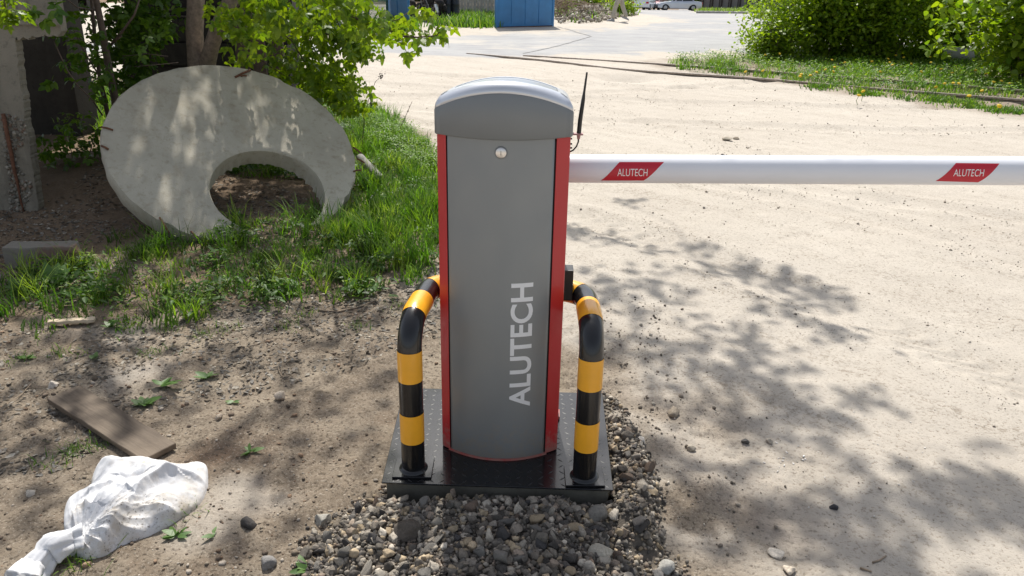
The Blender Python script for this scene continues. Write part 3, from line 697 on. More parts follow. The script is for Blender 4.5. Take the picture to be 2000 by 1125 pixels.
# lid
LW = .1925
def lid_loop():
    pts = []; f = lambda x: YF - .008 - .076 * (1 - (x / LW) ** 2)
    r = .014
    for x in np.linspace(-LW + r, LW - r, 49): pts.append((x, f(x)))
    def corner(cx, cy, a0, a1):
        for k in range(1, 6):
            a = a0 + (a1 - a0) * k / 6; pts.append((cx + r * math.cos(a), cy + r * math.sin(a)))
    corner(LW - r, f(LW - r) + r, -math.pi / 2, 0)
    for y in np.linspace(f(LW - r) + r, YB + .01, 12): pts.append((LW, y))
    for x in np.linspace(LW - .01, -LW + .01, 30): pts.append((x, YB + .02))
    for y in np.linspace(YB + .01, f(LW - r) + r, 12): pts.append((-LW, y))
    corner(-LW + r, f(LW - r) + r, -math.pi, -math.pi / 2)
    return np.array(pts)
LL = lid_loop(); nL = len(LL)
tn = np.roll(LL, -1, 0) - np.roll(LL, 1, 0); tn /= np.linalg.norm(tn, axis=1)[:, None]; LN = np.stack([-tn[:, 1], tn[:, 0]], 1)   # inward
for _ in range(3): LN = (LN + np.roll(LN, 1, 0) + np.roll(LN, -1, 0)) / 3
def zf(x): return 1.101 + .049 * (1 - np.abs(x / LW) ** 2.0)
def rings(specs, close=False):
    V = []
    for d, dz, mode in specs:
        q = LL + LN * d
        for p in q:
            z = dz if mode == 'abs' else float(zf(np.clip(p[0], -LW, LW))) + dz - .075 * (p[1] + .18)
            V.append((p[0], p[1], z))
    n = len(specs); F = [(i * nL + k, i * nL + (k + 1) % nL, (i + 1) * nL + (k + 1) % nL, (i + 1) * nL + k) for i in range(n - 1) for k in range(nL)]
    return V, F
V, F = rings([(.02, LB, 'abs'), (.003, LB, 'abs'), (0, LB + .003, 'abs'), (0, -.003, 'z'), (.002, 0, 'z')])
MB().add(V, F).build('lid', m_greylid, bar, local=True, auto=50)
arcs = [(.0015 + .036 * (1 - math.cos(a)), .001 + .030 * math.sin(a), 'z') for a in np.linspace(0, math.pi / 2, 9)]
V, F = rings([(.006, -.004, 'z')] + arcs + [(.045, .030, 'z'), (.046, .026, 'z')])
MB().add(V, F).build('lid_trim', m_silver, bar, local=True, auto=60)
q = LL + LN * .0462; cxy = q.mean(0); V = []; K = 8
for k in range(K):
    t = 1 - k / K
    for p in q: xx = cxy[0] + (p[0] - cxy[0]) * t; yy = cxy[1] + (p[1] - cxy[1]) * t; V.append((xx, yy, float(zf(xx)) + .0285 - .075 * (yy + .18)))
F = [(i * nL + k, i * nL + (k + 1) % nL, (i + 1) * nL + (k + 1) % nL, (i + 1) * nL + k) for i in range(K - 1) for k in range(nL)]
V.append((cxy[0], cxy[1], float(zf(cxy[0])) + .0285 - .075 * (cxy[1] + .18))); F += [((K - 1) * nL + k, (K - 1) * nL + (k + 1) % nL, len(V) - 1) for k in range(nL)]
MB().add(V, F).build('lid_top_panel', m_toppanel, bar, local=True, auto=60)
# lock
p = loc_(PY(978.5, 298.5, 2.128)); lx, lz = p[0], p[2]; ly = float(yf(lx))
lk = MB().tube([(lx, ly + .002, lz), (lx, ly - .0015, lz), (lx, ly - .003, lz)], [.0175, .0175, .0165], 32).build('lock_ring', m_greylid, bar, local=True, auto=40)
MB().tube([(lx, ly + .001, lz), (lx, ly - .0045, lz), (lx, ly - .006, lz)], [.0145, .0145, .0125], 32).build('lock', m_chrome, bar, local=True, auto=40)
MB().box(lx - .0006, lx + .0006, ly - .0068, ly - .0058, lz - .006, lz + .006).build('keyhole', m_gap, bar, local=True)
# lettering
def text_bm(body, offset=0.0):
    cu = bpy.data.curves.new('t', 'FONT'); cu.body = body; cu.size = 1; cu.offset = offset; cu.resolution_u = 6; cu.fill_mode = 'FRONT'
    o = bpy.data.objects.new('t', cu); COL.objects.link(o); bpy.context.view_layer.update()
    me = bpy.data.meshes.new_from_object(o.evaluated_get(bpy.context.evaluated_depsgraph_get()))
    bpy.data.objects.remove(o); bm = bmesh.new(); bm.from_mesh(me); bpy.data.meshes.remove(me); bmesh.ops.remove_doubles(bm, verts=bm.verts, dist=1e-5); return bm
def text_obj(body, name, mat, parent, fn, cuts, offset=0.0, per_letter=True):
    """fn maps unit coordinates (u along the word 0..1, v up the letter 0..1) onto the surface"""
    full = text_bm(body, offset); xs = [v.co.x for v in full.verts]; ys = [v.co.y for v in full.verts]; x0, x1, y0, y1 = min(xs), max(xs), min(ys), max(ys)
    for k in range(1, cuts): bmesh.ops.bisect_plane(full, geom=full.verts[:] + full.edges[:] + full.faces[:], plane_co=(0, y0 + (y1 - y0) * k / cuts, 0), plane_no=(0, 1, 0))
    bmesh.ops.triangulate(full, faces=full.faces[:])
    for v in full.verts: v.co = Vector([float(c) for c in fn((v.co.x - x0) / (x1 - x0), (v.co.y - y0) / (y1 - y0))])
    # split into letters
    seen = set(); k = 0
    for f0 in list(full.faces):
        if f0 in seen: continue
        st = [f0]; isl = []
        seen.add(f0)
        while st:
            f = st.pop(); isl.append(f)
            for e in f.edges:
                for g in e.link_faces:
                    if g not in seen: seen.add(g); st.append(g)
        vid = {}; V = []; F = []
        for f in isl:
            F.append([vid.setdefault(v, len(vid)) for v in f.verts])
        V = [None] * len(vid)
        for v, i in vid.items(): V[i] = v.co[:]
        me = bpy.data.meshes.new(name); me.from_pydata(V, [], F); me.materials.append(mat); link(name, me, parent, True)
    full.free()
a = loc_(PY(1035, 797, 2.13)); b = loc_(PY(1041, 555, 2.13)); xb = (a[0] + b[0]) / 2 + .001; LH = .0655
def fn(u, v):
    x = xb - v * LH; z = a[2] + u * (b[2] - a[2]); return (x, yf(x) - .0007, z)
text_obj('ALUTECH', 'letter', m_letter, bar, fn, 8, offset=.022)
# photocell box on the right side
p0 = loc_(PY(1102, 536, 2.26)); p1 = loc_(PY(1116.5, 596, 2.26))
MB().box(HW, p1[0] + .003, .0, .055, p1[2], p0[2]).build('photocell', m_rubber, bar, local=True, bevel=.003)
# antenna
A = [loc_(PY(x, y, 2.24)) for x, y in ((1130.5, 262), (1133, 235), (1139, 195), (1141, 180), (1146.5, 141))]
MB().tube(A, [.0064, .0062, .0055, .0034, .0026], 14).build('antenna', m_rubber, bar, local=True, auto=50)
p = A[0]; MB().box(LW - .01, p[0] + .012, p[1] - .009, p[1] + .009, p[2] - .002, p[2] + .003).build('antenna_bracket', m_pink, bar, local=True, bevel=.001)
MB().tube([p + np.array([0, 0, -.002]), p + np.array([0, 0, -.014])], [.0055, .0042], 10).build('antenna_nut', m_pink, bar, local=True, auto=40)
cb = [loc_(PY(x, y, 2.24)) for x, y in ((1130, 268), (1129.5, 277), (1126, 286), (1120, 293), (1112, 297))]
MB().tube(cb, .0023, 8).build('antenna_cable', m_rubber, bar, local=True, smooth=True)
for zz in (271, 281, 289): q = loc_(PY(1117.5, zz, 2.22)); MB().tube([q + np.array([-.008, 0, 0]), q], .0025, 8).build('screw', m_junk, bar, local=True, smooth=True)
# boom
c0 = loc_(PY(1117, 329.3, 2.39)); c1 = loc_(PY(2000, 333.8, 2.345)); BD = (c1 - c0) / np.linalg.norm(c1 - c0); RB = .0432
B0 = c0 - BD * .16; B1 = B0 + BD * 4.0
boom = MB().tube([B0, B0 + BD * .5, B0 + BD * 1.0, B0 + BD * 1.5, B1], RB, 64).build('boom', m_boom, bar, local=True, auto=50)
MB().tube([B0 - BD * .02, B0 + BD * .03], RB + .012, 40).build('boom_clamp', m_grey, bar, local=True, auto=40, bevel=.002)
MB().tube([B1, B1 + BD * .02], RB + .002, 40).build('boom_end_cap', m_rubber, bar, local=True, auto=40)
CL = loc_(CC)
def hitcyl(px, py):
    d = ray(px, py); d = np.array([d[0] * _c + d[1] * _s, -d[0] * _s + d[1] * _c, d[2]]); o = CL - B0
    dp = d - BD * (d @ BD); op = o - BD * (o @ BD); A_ = dp @ dp; Bq = 2 * dp @ op; Cq = op @ op - RB * RB; disc = max(Bq * Bq - 4 * A_ * Cq, 0)
    t = (-Bq - math.sqrt(disc)) / (2 * A_); q = o + d * t; s_ = q @ BD; r_ = q - BD * s_
    return s_, math.atan2(r_[2], -(r_[1]))
def cylpt(s_, ph, off):
    # axes across the boom: toward the camera (-y) and up
    ax = np.array([0, -1.0, 0]); ax -= BD * (ax @ BD); ax /= np.linalg.norm(ax); az = np.cross(BD, ax); az *= np.sign(az[2])
    return B0 + BD * s_ + (ax * math.cos(ph) + az * math.sin(ph)) * (RB + off)
for corners in (((1173, 352.5), (1257, 352.5), (1297, 316.5), (1210, 316.5)), ((1827, 353.5), (1910, 356), (1952, 319.5), (1867, 318.5))):
    q = [hitcyl(*c) for c in corners]
    def bl(u, v, off): s_ = (1 - v) * ((1 - u) * q[0][0] + u * q[1][0]) + v * ((1 - u) * q[3][0] + u * q[2][0]); ph = (1 - v) * ((1 - u) * q[0][1] + u * q[1][1]) + v * ((1 - u) * q[3][1] + u * q[2][1]); return cylpt(s_, ph, off)
    n, m_ = 4, 14; V = [bl(i / n, j / m_, .0004) for j in range(m_ + 1) for i in range(n + 1)]
    F = [(j * (n + 1) + i, j * (n + 1) + i + 1, (j + 1) * (n + 1) + i + 1, (j + 1) * (n + 1) + i) for j in range(m_) for i in range(n)]
    MB().add(V, F).build('sticker', m_sticker, boom, local=True, smooth=True)
    W = q[1][0] - q[0][0]
    def fn2(u, v):
        vv = .31 + v * .36; s_ = (q[0][0] + q[2][0]) / 2 + (u - .5) * W * .69; ph = q[0][1] + (q[3][1] - q[0][1]) * vv; return cylpt(s_, ph, .0009)
    text_obj('ALUTECH', 'letter', m_white, boom, fn2, 4, offset=-.004)

# ------------------------------------------------------------------ footing and checker plate
pl = [P(745, 942, .10), P(1198, 957, .10), P(1176.5, 768, .10), P(789, 757, .10)]
cx, cy = sum(p[0] for p in pl) / 4, sum(p[1] for p in pl) / 4
plate = thing('base_plate', 'glossy black checker steel plate under the barrier and its guards', 'steel plate', (cx, cy, .094))
quad = [(p[0], p[1]) for p in pl]
MB().prism(quad, .094, .0995, 'z').build('plate', m_blackpaint, plate, bevel=.0012, seg=1)
fr = [(cx + (x - cx) * .965 , cy + (y - cy) * .975 + .004) for x, y in quad]
foot = MB().prism(fr, -.05, .0938, 'z').build('concrete_footing', m_found, bevel=.004); tag(foot, 'grey concrete footing block under the black plate', 'footing')
P0, EX, EY = np.array(pl[0][:2]), np.array(pl[1][:2]) - np.array(pl[0][:2]), np.array(pl[3][:2]) - np.array(pl[0][:2])
mb = MB(); NX, NY = 21, 18
for i in range(NX):
    for j in range(NY):
        u_, v_ = (i + .5) / NX, (j + .5) / NY; c = P0 + EX * u_ + EY * v_
        a = (45 if (i + j) % 2 else -45) * D2R; L, W_ = .0135, .0034
        d = np.array([math.cos(a), math.sin(a)]); e = np.array([-d[1], d[0]])
        V = [(*(c - d * L), .0994), (*(c - e * W_), .0994), (*(c + d * L), .0994), (*(c + e * W_), .0994), (*(c - d * L * .45), .1005), (*(c + d * L * .45), .1005)]
        mb.add(V, [(0, 1, 4), (1, 5, 4), (1, 2, 5), (2, 3, 5), (3, 4, 5), (3, 0, 4)])
o = mb.build('tread_pattern', m_tread, plate, auto=60); o['kind'] = 'stuff'

# ------------------------------------------------------------------ tube guards
def fillet(pts, r, n=10):
    pts = [Vector(p) for p in pts]; out = [pts[0]]
    for i in range(1, len(pts) - 1):
        a, b, c = pts[i - 1], pts[i], pts[i + 1]; u1 = (a - b).normalized(); u2 = (c - b).normalized(); ang = u1.angle(u2)
        rr = min(r, .49 * (a - b).length * math.tan(ang / 2), .49 * (c - b).length * math.tan(ang / 2)); t = rr / math.tan(ang / 2); cen = b + (u1 + u2).normalized() * (rr / math.sin(ang / 2))
        s_, e_ = b + u1 * t - cen, b + u2 * t - cen; tot = s_.angle(e_); ax = s_.cross(e_).normalized()
        for k in range(n + 1): out.append(cen + Matrix.Rotation(tot * k / n, 3, ax) @ s_)
    out.append(pts[-1]); return out
def resample(pts, step):
    out = [pts[0]]; acc = [0.0]; L = 0
    for a, b in zip(pts[:-1], pts[1:]):
        d = (b - a).length
        if d < 1e-6: continue
        n = max(1, int(d / step))
        for k in range(1, n + 1): out.append(a.lerp(b, k / n)); acc.append(L + d * k / n)
        L += d
    return out, acc
def guard(x, y, sx, label, zt, marks, kk=.03):
    g = thing('tube_guard', label, 'guard', (x, y, .1), 0, 'striped tube guards beside the barrier')
    RT = .036
    path = [(x, y, .1), (x, y, zt), (x + sx * kk, y + .29, zt), (x + sx * .15, y + .335, zt - .004), (x + sx * .15, y + .337, .1)]
    path = fillet(path, .095, 14); pts, acc = resample(path, .012)
    MB().tube(pts, RT, 40).build('tube', m_blackpaint, g, auto=50)
    for a_, b_ in marks:
        seg = [p for p, s_ in zip(pts, acc) if a_ - .006 <= s_ <= b_ + .006]
        MB().tube(seg, RT + .0009, 40, caps=False).build('yellow_band', m_yellow, g, auto=50)
    fw = .06
    MB().prism([(x - fw, y - .052), (x + fw, y - .05), (x + fw, y + .055), (x - fw, y + .05)], .0995, .107, 'z').build('foot_flange', m_blackpaint, g, bevel=.001, seg=1)
    xx, yy = x + sx * .15, y + .337
    MB().box(xx - .05, xx + .05, yy - .05, yy + .05, .0995, .107).build('foot_flange', m_blackpaint, g, bevel=.001, seg=1)
    V = []; mb = MB(); mb.tube([(x, y, .1065), (x, y, .111), (x, y, .116)], [RT + .009, RT + .007, RT + .0005], 32).build('weld_bead', m_blackpaint, g, auto=60)
st = .1055
ml = [(.106, .208), (.314, .419), (.526, .628), (.732, .835), (.94, 1.045), (1.15, 1.25)]
pL = P(807, 921, .1); pR = P(1140, 937, .1)
guard(pL[0] , pL[1] + .012, 1, 'yellow and black bent tube guard left of the barrier cabinet', .600, ml, .032)
guard(pR[0] + .002, pR[1] + .012, -1, 'yellow and black bent tube guard right of the barrier cabinet', .600, ml, .0)

# ================================================================== CONCRETE DISC
dc = np.array([-1.842, 5.164, .439]); tl, az, RD = .633, .615, .793
e1 = np.array([math.cos(az), math.sin(az), 0]); bk = np.array([-math.sin(az), math.cos(az), 0]); e2 = bk * math.cos(tl) + np.array([0, 0, math.sin(tl)]); nn = np.cross(e1, e2)
if nn[2] < 0: nn = -nn
disc = thing('concrete_disc', 'thick round concrete well cover with an off-centre hole leaning in the grass', 'concrete disc', (dc[0], dc[1], 0))
def disc_mesh():
    n, K = 220, 26; TH_ = .135; hx, hy, hr = .09, -.394, .357; V = []; F = []
    a = np.linspace(0, 2 * np.pi, n, endpoint=False)
    ro = RD * (1 + .006 * fbm(np.cos(a) * 2, np.sin(a) * 2, .25, 3)); chip = np.clip(fbm(np.cos(a) * 3 + 9, np.sin(a) * 3, .3, 3) - .25, 0, 1) * .035; ro = ro - chip
    # outer loop sampled so that it corresponds to rays from the hole centre
    ou = []
    for t in a:
        d = np.array([math.cos(t), math.sin(t)]); o = np.array([hx, hy]); b = o @ d; s_ = -b + math.sqrt(b * b - (o @ o - RD * RD)); p = o + d * s_; aa = math.atan2(p[1], p[0]) % (2 * np.pi); k = np.interp(aa, np.append(a, 2 * np.pi), np.append(ro, ro[0])); ou.append(p / np.linalg.norm(p) * k)
    ou = np.array(ou); inn = np.stack([hx + hr * np.cos(a), hy + hr * np.sin(a)], 1)
    def w(p, h): return dc + e1 * p[0] + e2 * p[1] + nn * h
    idx = []
    loops = [(inn * 1 + (inn - [hx, hy]) * 0, -TH_ , .05), (inn, -TH_ * .5, .0), (inn, -.012, 0)]
    jag = .03 * np.clip(fbm(np.cos(a) * 2 + 3, np.sin(a) * 2, .15, 3), 0, 1)
    for q, h, _ in loops:
        qq = q + ((inn - [hx, hy]) / hr * (-jag[:, None] if h == -TH_ else 0)); idx.append(len(V)); V += [w(p, h) for p in qq]
    for k in range(K + 1):
        t = k / K; t2 = .012 + .976 * t if 0 < k < K else (.02 if k == 0 else .985)
        q = inn + (ou - inn) * t2; hh = .0025 * fbm(q[:, 0], q[:, 1], .18, 4) + .0015 * fbm(q[:, 0] + 5, q[:, 1], .03, 2)
        idx.append(len(V)); V += [w(p, h) for p, h in zip(q, hh)]
    for h, sh in ((-.014, 1.0), (-.06, 1.006), (-.10, .998), (-TH_, .985)):
        rr = 1 + .008 * fbm(np.arange(n) * .3, np.full(n, h * 60), 1.0, 3); idx.append(len(V)); V += [w(p * sh * r_, h) for p, r_ in zip(ou, rr)]
    for i0, i1 in zip(idx[:-1], idx[1:]):
        F += [(i0 + k, i0 + (k + 1) % n, i1 + (k + 1) % n, i1 + k) for k in range(n)]
    F += [(idx[-1] + k, idx[-1] + (k + 1) % n, idx[0] + (k + 1) % n, idx[0] + k) for k in range(n)]
    return V, F
V, F = disc_mesh(); MB().add(V, F).build('slab', m_disc, disc, auto=45)
def dp(px, py, h=0.0):            # pixel to the face of the disc
    d = ray(px, py); t = ((dc + nn * h - CC) @ nn) / (d @ nn); return CC + d * t
for a_, b_, r_ in (((459, 151), (489, 137), .008), ((470, 149), (482, 148), .005), ((197, 248), (221, 254), .006), ((198, 285), (212, 292), .007), ((312, 425), (330, 455), .006), ((373, 452), (383, 463), .006), ((690, 288), (706, 300), .006), ((697, 310), (712, 318), .006), ((690, 335), (706, 332), .006)):
    MB().tube([dp(*a_, .004), dp((a_[0] + b_[0]) / 2, (a_[1] + b_[1]) / 2 - 1, .012), dp(*b_, .006)], r_, 8).build('rebar_stub', m_rust, disc, smooth=True)

# grey pipe stub
p0, p1 = P(703, 308, .12), P(744, 350, .02); tag(MB().tube([p0, p1], [.036, .034], 20).build('pipe_stub', m_foot, auto=50), 'short grey pipe stub sticking out right of the concrete disc', 'pipe')
# old brick-like block
def rough_box(name, ctr, sx, sy, sz, rz, mat, label, cat, parent=None, amp=.006, seg=14, rx=0):
    bm = bmesh.new(); bmesh.ops.create_cube(bm, size=1); bmesh.ops.subdivide_edges(bm, edges=bm.edges[:], cuts=seg, use_grid_fill=True)
    R_ = Matrix.Rotation(rz, 3, 'Z') @ Matrix.Rotation(rx, 3, 'X')
    co = np.array([v.co[:] for v in bm.verts]) * [sx, sy, sz]; nz = fbm(co[:, 0] * 1 + co[:, 2] * 1.7, co[:, 1] + co[:, 2] * .7, .09, 4)
    edge = ((np.abs(co[:, 0]) > sx * .499).astype(int) + (np.abs(co[:, 1]) > sy * .499) + (np.abs(co[:, 2]) > sz * .499)) >= 2
    for v, c, n_, e in zip(bm.verts, co, nz, edge):
        q = Vector(c) * (1 + n_ * amp / max(sx, sy, sz) * 4); 
        if e: q *= (1 - abs(n_) * amp / min(sx, sy, sz) * 1.2)
        v.co = R_ @ q
    me = bpy.data.meshes.new(name); bm.to_mesh(me); bm.free(); me.materials.append(mat); o = link(name, me); o.location = [float(v) for v in ctr]
    if parent: o.parent = parent; o.location = Vector(ctr) - wloc(parent)
    return tag(o, label, cat)
s_ = N('mortared_brick'); n1 = s_.noise(9, 5); s_.col(s_.mix(s_.ramp(n1, [(.50, (0, 0, 0)), (.66, (.7, .7, .7))]), (.21, .19, .16), (.24, .11, .08))); s_.set(Roughness=.9); s_.bump(s_.noise(50, 5), .7, .006)
p = P(78, 522, .0); rough_box('masonry_block', (p[0], p[1] + .06, .055), .36, .12, .12, .12, s_.m, 'old mortar covered brick block lying at the left edge of the grass', 'block')

# ================================================================== CONCRETE RUIN (left)
ruin = thing('concrete_ruin', 'broken old concrete frame with exposed gravel at the left edge', 'concrete frame', (-3.4, 5.0, 0))
YR = 4.93
xr = [PY(x, y, YR) for x, y in ((76, 440), (75, 410), (72, 380), (66, 345), (60, 300), (57, 270), (48, 240), (47, 200), (40, 170), (37, 140), (33, 110), (30, 80))]
lint = [PY(x, y, YR) for x, y in ((31, 71), (36, 80), (45, 72), (55, 78), (63, 70), (70, 74), (80, 72), (88, 68), (97, 72), (104, 69), (112, 72), (119, 60), (119, 46))]
def jitter_poly(pp, step=.02, amp=.006):
    out = []
    for a_, b_ in zip(pp[:-1], pp[1:]):
        n = max(1, int(np.hypot(b_[0] - a_[0], b_[2] - a_[2]) / step))
        for k in range(n): q = a_ + (b_ - a_) * k / n; out.append((q[0] + rng.normal() * amp, q[2] + rng.normal() * amp * .6))
    return out
poly = [(-5.2, -.1)] + jitter_poly([np.array([xr[0][0], 0, -.1])] + xr + lint, .012, .0022) + [(lint[-1][0] + .01, 2.9), (-5.2, 2.9)]
MB().prism(poly, YR, YR + .07, 'y').build('frame', m_conc, ruin)
MB().box(-5.2, PY(121, 40, YR)[0] + .15, YR + .14, 8.3, 2.35, 2.6).build('added_shade_roof', m_conc_shade, ruin)  # roof added above the view to darken the opening
MB().box(-5.2, -4.3, YR + .14, YR + .4, -.1, 2.35).build('added_shade_wall', m_conc_shade, ruin)  # wall added with the roof to keep light out of the opening
tp = PY(60, 48, YR)[2]; xe = PY(121, 40, YR)[0]
MB().box(-4.6, xe, YR - .03, YR + .001, tp, 2.9).build('upper_band', m_conc, ruin, bevel=.004)
n = 420; px_ = rng.uniform(0, 1, n); py_ = rng.uniform(225, 440, n); xx = 2 + 20 * (py_ - 225) / 200 + px_ * (34 + 14 * np.sin(py_ / 18)); pts = np.array([PY(a_, b_, YR) for a_, b_ in zip(xx, py_)])
scatter('exposed_aggregate', ROCK1, pts, rots(n), rng.uniform(.006, .022, n) * .8, tints(n, [(.20, .185, .155), (.13, .12, .10), (.27, .245, .205), (.17, .12, .09)], .15), m_stone, ruin)
MB().tube([PY(6, 222, YR - .02), PY(14, 262, YR - .025), PY(22, 300, YR - .02), PY(27, 330, YR - .02), PY(33, 352, YR - .012), PY(40, 390, YR - .008), PY(50, 425, YR - .008)], [.012, .013, .012, .011, .009, .006, .005], 8).build('rebar', m_rust, ruin, smooth=True)
YS = 7.6; a_ = PY(20, 100, YS)[0]; b_ = PY(160, 255, YS)[0]
o = tag(MB().box(a_ - .8, b_, YS, YS + .35, -.1, 3.0).build('concrete_slab', m_conc_shade, bevel=.01), 'shade-darkened upright concrete slab seen through the opening of the ruin', 'concrete slab')
bp = [PY(118, -30, 8.2), PY(172, 22, 8.2)]
tag(MB().box(bp[0][0] , bp[1][0], 8.2, 8.45, bp[1][2], 2.9).build('dark_beam', m_junk, bevel=.01), 'dark brown beam hanging above the gap beside the ruin', 'beam')
# dark block wall behind the disc
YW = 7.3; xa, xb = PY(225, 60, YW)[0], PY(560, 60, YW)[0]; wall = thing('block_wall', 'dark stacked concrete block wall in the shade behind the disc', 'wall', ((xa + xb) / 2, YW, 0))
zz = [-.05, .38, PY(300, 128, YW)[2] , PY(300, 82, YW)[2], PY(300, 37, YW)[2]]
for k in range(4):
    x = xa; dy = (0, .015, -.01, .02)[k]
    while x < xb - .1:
        L = min(rng.uniform(.9, 1.4), xb - x); MB().box(x, x + L - .008, YW + dy + rng.normal() * .006, YW + .4, zz[k] + .004, zz[k + 1] - .004).build('block', m_conc_shade, wall, bevel=.008); x += L
z4 = zz[4]; MB().box(xa, xb, YW + .25, YW + .45, z4, 2.4).build('dark_void_sheet', m_junk, wall)  # dark sheet standing in for the shaded void above the blocks
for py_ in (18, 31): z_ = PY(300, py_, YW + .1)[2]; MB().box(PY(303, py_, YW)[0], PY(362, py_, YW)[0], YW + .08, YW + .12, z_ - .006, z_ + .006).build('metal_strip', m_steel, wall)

# ================================================================== PLANKS AND SACK
A_, B_, C_, D_ = P(78, 786, .03), P(155, 757, .03), P(342, 864, .03), P(298, 893, .03)
ux = (np.array(C_) - B_); Lp = np.linalg.norm(ux[:2]); Wp = .5 * (np.linalg.norm((B_ - A_)[:2]) + np.linalg.norm((C_ - D_)[:2])); ctr = (A_ + B_ + C_ + D_) / 4
def plank(name, ctr, L, W_, T_, rz, tilt, mat, label):
    bm = bmesh.new(); bmesh.ops.create_cube(bm, size=1); bmesh.ops.scale(bm, vec=(L, W_, T_), verts=bm.verts); bmesh.ops.subdivide_edges(bm, edges=[e for e in bm.edges if abs(e.verts[0].co.x - e.verts[1].co.x) > L / 2], cuts=12)
    for v in bm.verts: v.co.y += rng.normal() * .001; v.co.z += rng.normal() * .0007
    bmesh.ops.bevel(bm, geom=[e for e in bm.edges if e.calc_face_angle(0) > 1], offset=.002, segments=1, affect='EDGES')
    me = bpy.data.meshes.new(name); bm.to_mesh(me); bm.free(); me.materials.append(mat); o = link(name, me); o.location = [float(v) for v in ctr]; o.rotation_euler = (tilt[0], tilt[1], rz); return tag(o, label, 'plank')
plank('plank', (ctr[0], ctr[1], .024), Lp, Wp, .022, math.atan2(ux[1], ux[0]), (.03, .02), m_plank, 'weathered brown plank lying above the white sack')
p = P(140, 626, .02); q = P(186, 622, .02) - P(95, 630, .02); plank('wooden_lath', (p[0], p[1], .018), np.linalg.norm(q), .035, .016, math.atan2(q[1], q[0]), (0, .03), m_lath, 'short pale lath lying at the lower edge of the left grass')

s_ = N('woven_sack'); wv = s_.n('TexWave', Scale=220.0, Distortion=2.0); s_.l(s_.coord(), wv.inputs['Vector']); dn = s_.noise(7, 7, .7); dn2 = s_.noise(90, 5, .8); bigd = s_.noise(3.2, 4, .6)
c = s_.mix(s_.ramp(dn, [(.48, (0, 0, 0)), (.70, (.8,) * 3)]), (.66, .665, .68), (.42, .35, .25)); c = s_.mix(s_.mix(1.0, s_.ramp(dn2, [(.56, (0, 0, 0)), (.63, (.8,) * 3)]), s_.ramp(bigd, [(.48, (0, 0, 0)), (.56, (1,) * 3)]), 'MULTIPLY'), c, (.09, .075, .06))
s_.col(c); s_.set(Roughness=.8, Specular_IOR_Level=.2); b_ = s_.bump(wv.outputs['Fac'], .12, .001)
b2 = s_.n('Bump', Strength=.45, Distance=.006); s_.l(s_.noise(34, 3, .5), b2.inputs['Height']); s_.l(b_, b2.inputs['Normal']); s_.l(b2.outputs[0], s_.b.inputs['Normal']); m_sack = s_.m
sack = thing('sack', 'knotted dirty white woven sack lying on the dirt', 'sack', (*P(265, 980)[:2], 0))
ol = [(232, 893), (262, 890), (290, 893), (320, 900), (350, 908), (380, 906), (402, 905), (405, 930), (400, 955), (385, 980), (360, 1000), (330, 1018), (300, 1030), (270, 1045), (235, 1060), (205, 1078), (170, 1086), (148, 1078), (138, 1058), (126, 1035), (124, 1008), (132, 985), (150, 974), (164, 968), (176, 955), (178, 935), (190, 908), (208, 895)]
o2 = np.array([P(a_, b_, .022)[:2] for a_, b_ in ol]); cen = np.array(P(262, 980, .02)[:2])
m_ = len(ol); tt = np.linspace(0, m_, 400, endpoint=False); k0 = tt.astype(int); f_ = (tt - k0)[:, None]
def cr(p0, p1, p2, p3, t): return .5 * ((2 * p1) + (-p0 + p2) * t + (2 * p0 - 5 * p1 + 4 * p2 - p3) * t * t + (-p0 + 3 * p1 - 3 * p2 + p3) * t ** 3)
lp = cr(o2[(k0 - 1) % m_], o2[k0 % m_], o2[(k0 + 1) % m_], o2[(k0 + 2) % m_], f_)
KR = 120; V = []
ax_ = np.array(P(400, 925)[:2]) - np.array(P(140, 1050)[:2]); ax_ /= np.linalg.norm(ax_); ay_ = np.array([-ax_[1], ax_[0]])
def ridge(q, pts, wd):
    d = np.full(len(q), 9.); pts = [np.array(P(a_, b_, .08)[:2]) for a_, b_ in pts]
    for a_, b_ in zip(pts[:-1], pts[1:]):
        e = b_ - a_; t = np.clip(((q - a_) @ e) / (e @ e), 0, 1); d = np.minimum(d, np.linalg.norm(q - a_ - t[:, None] * e, axis=1))
    return np.exp(-(d / wd) ** 2)
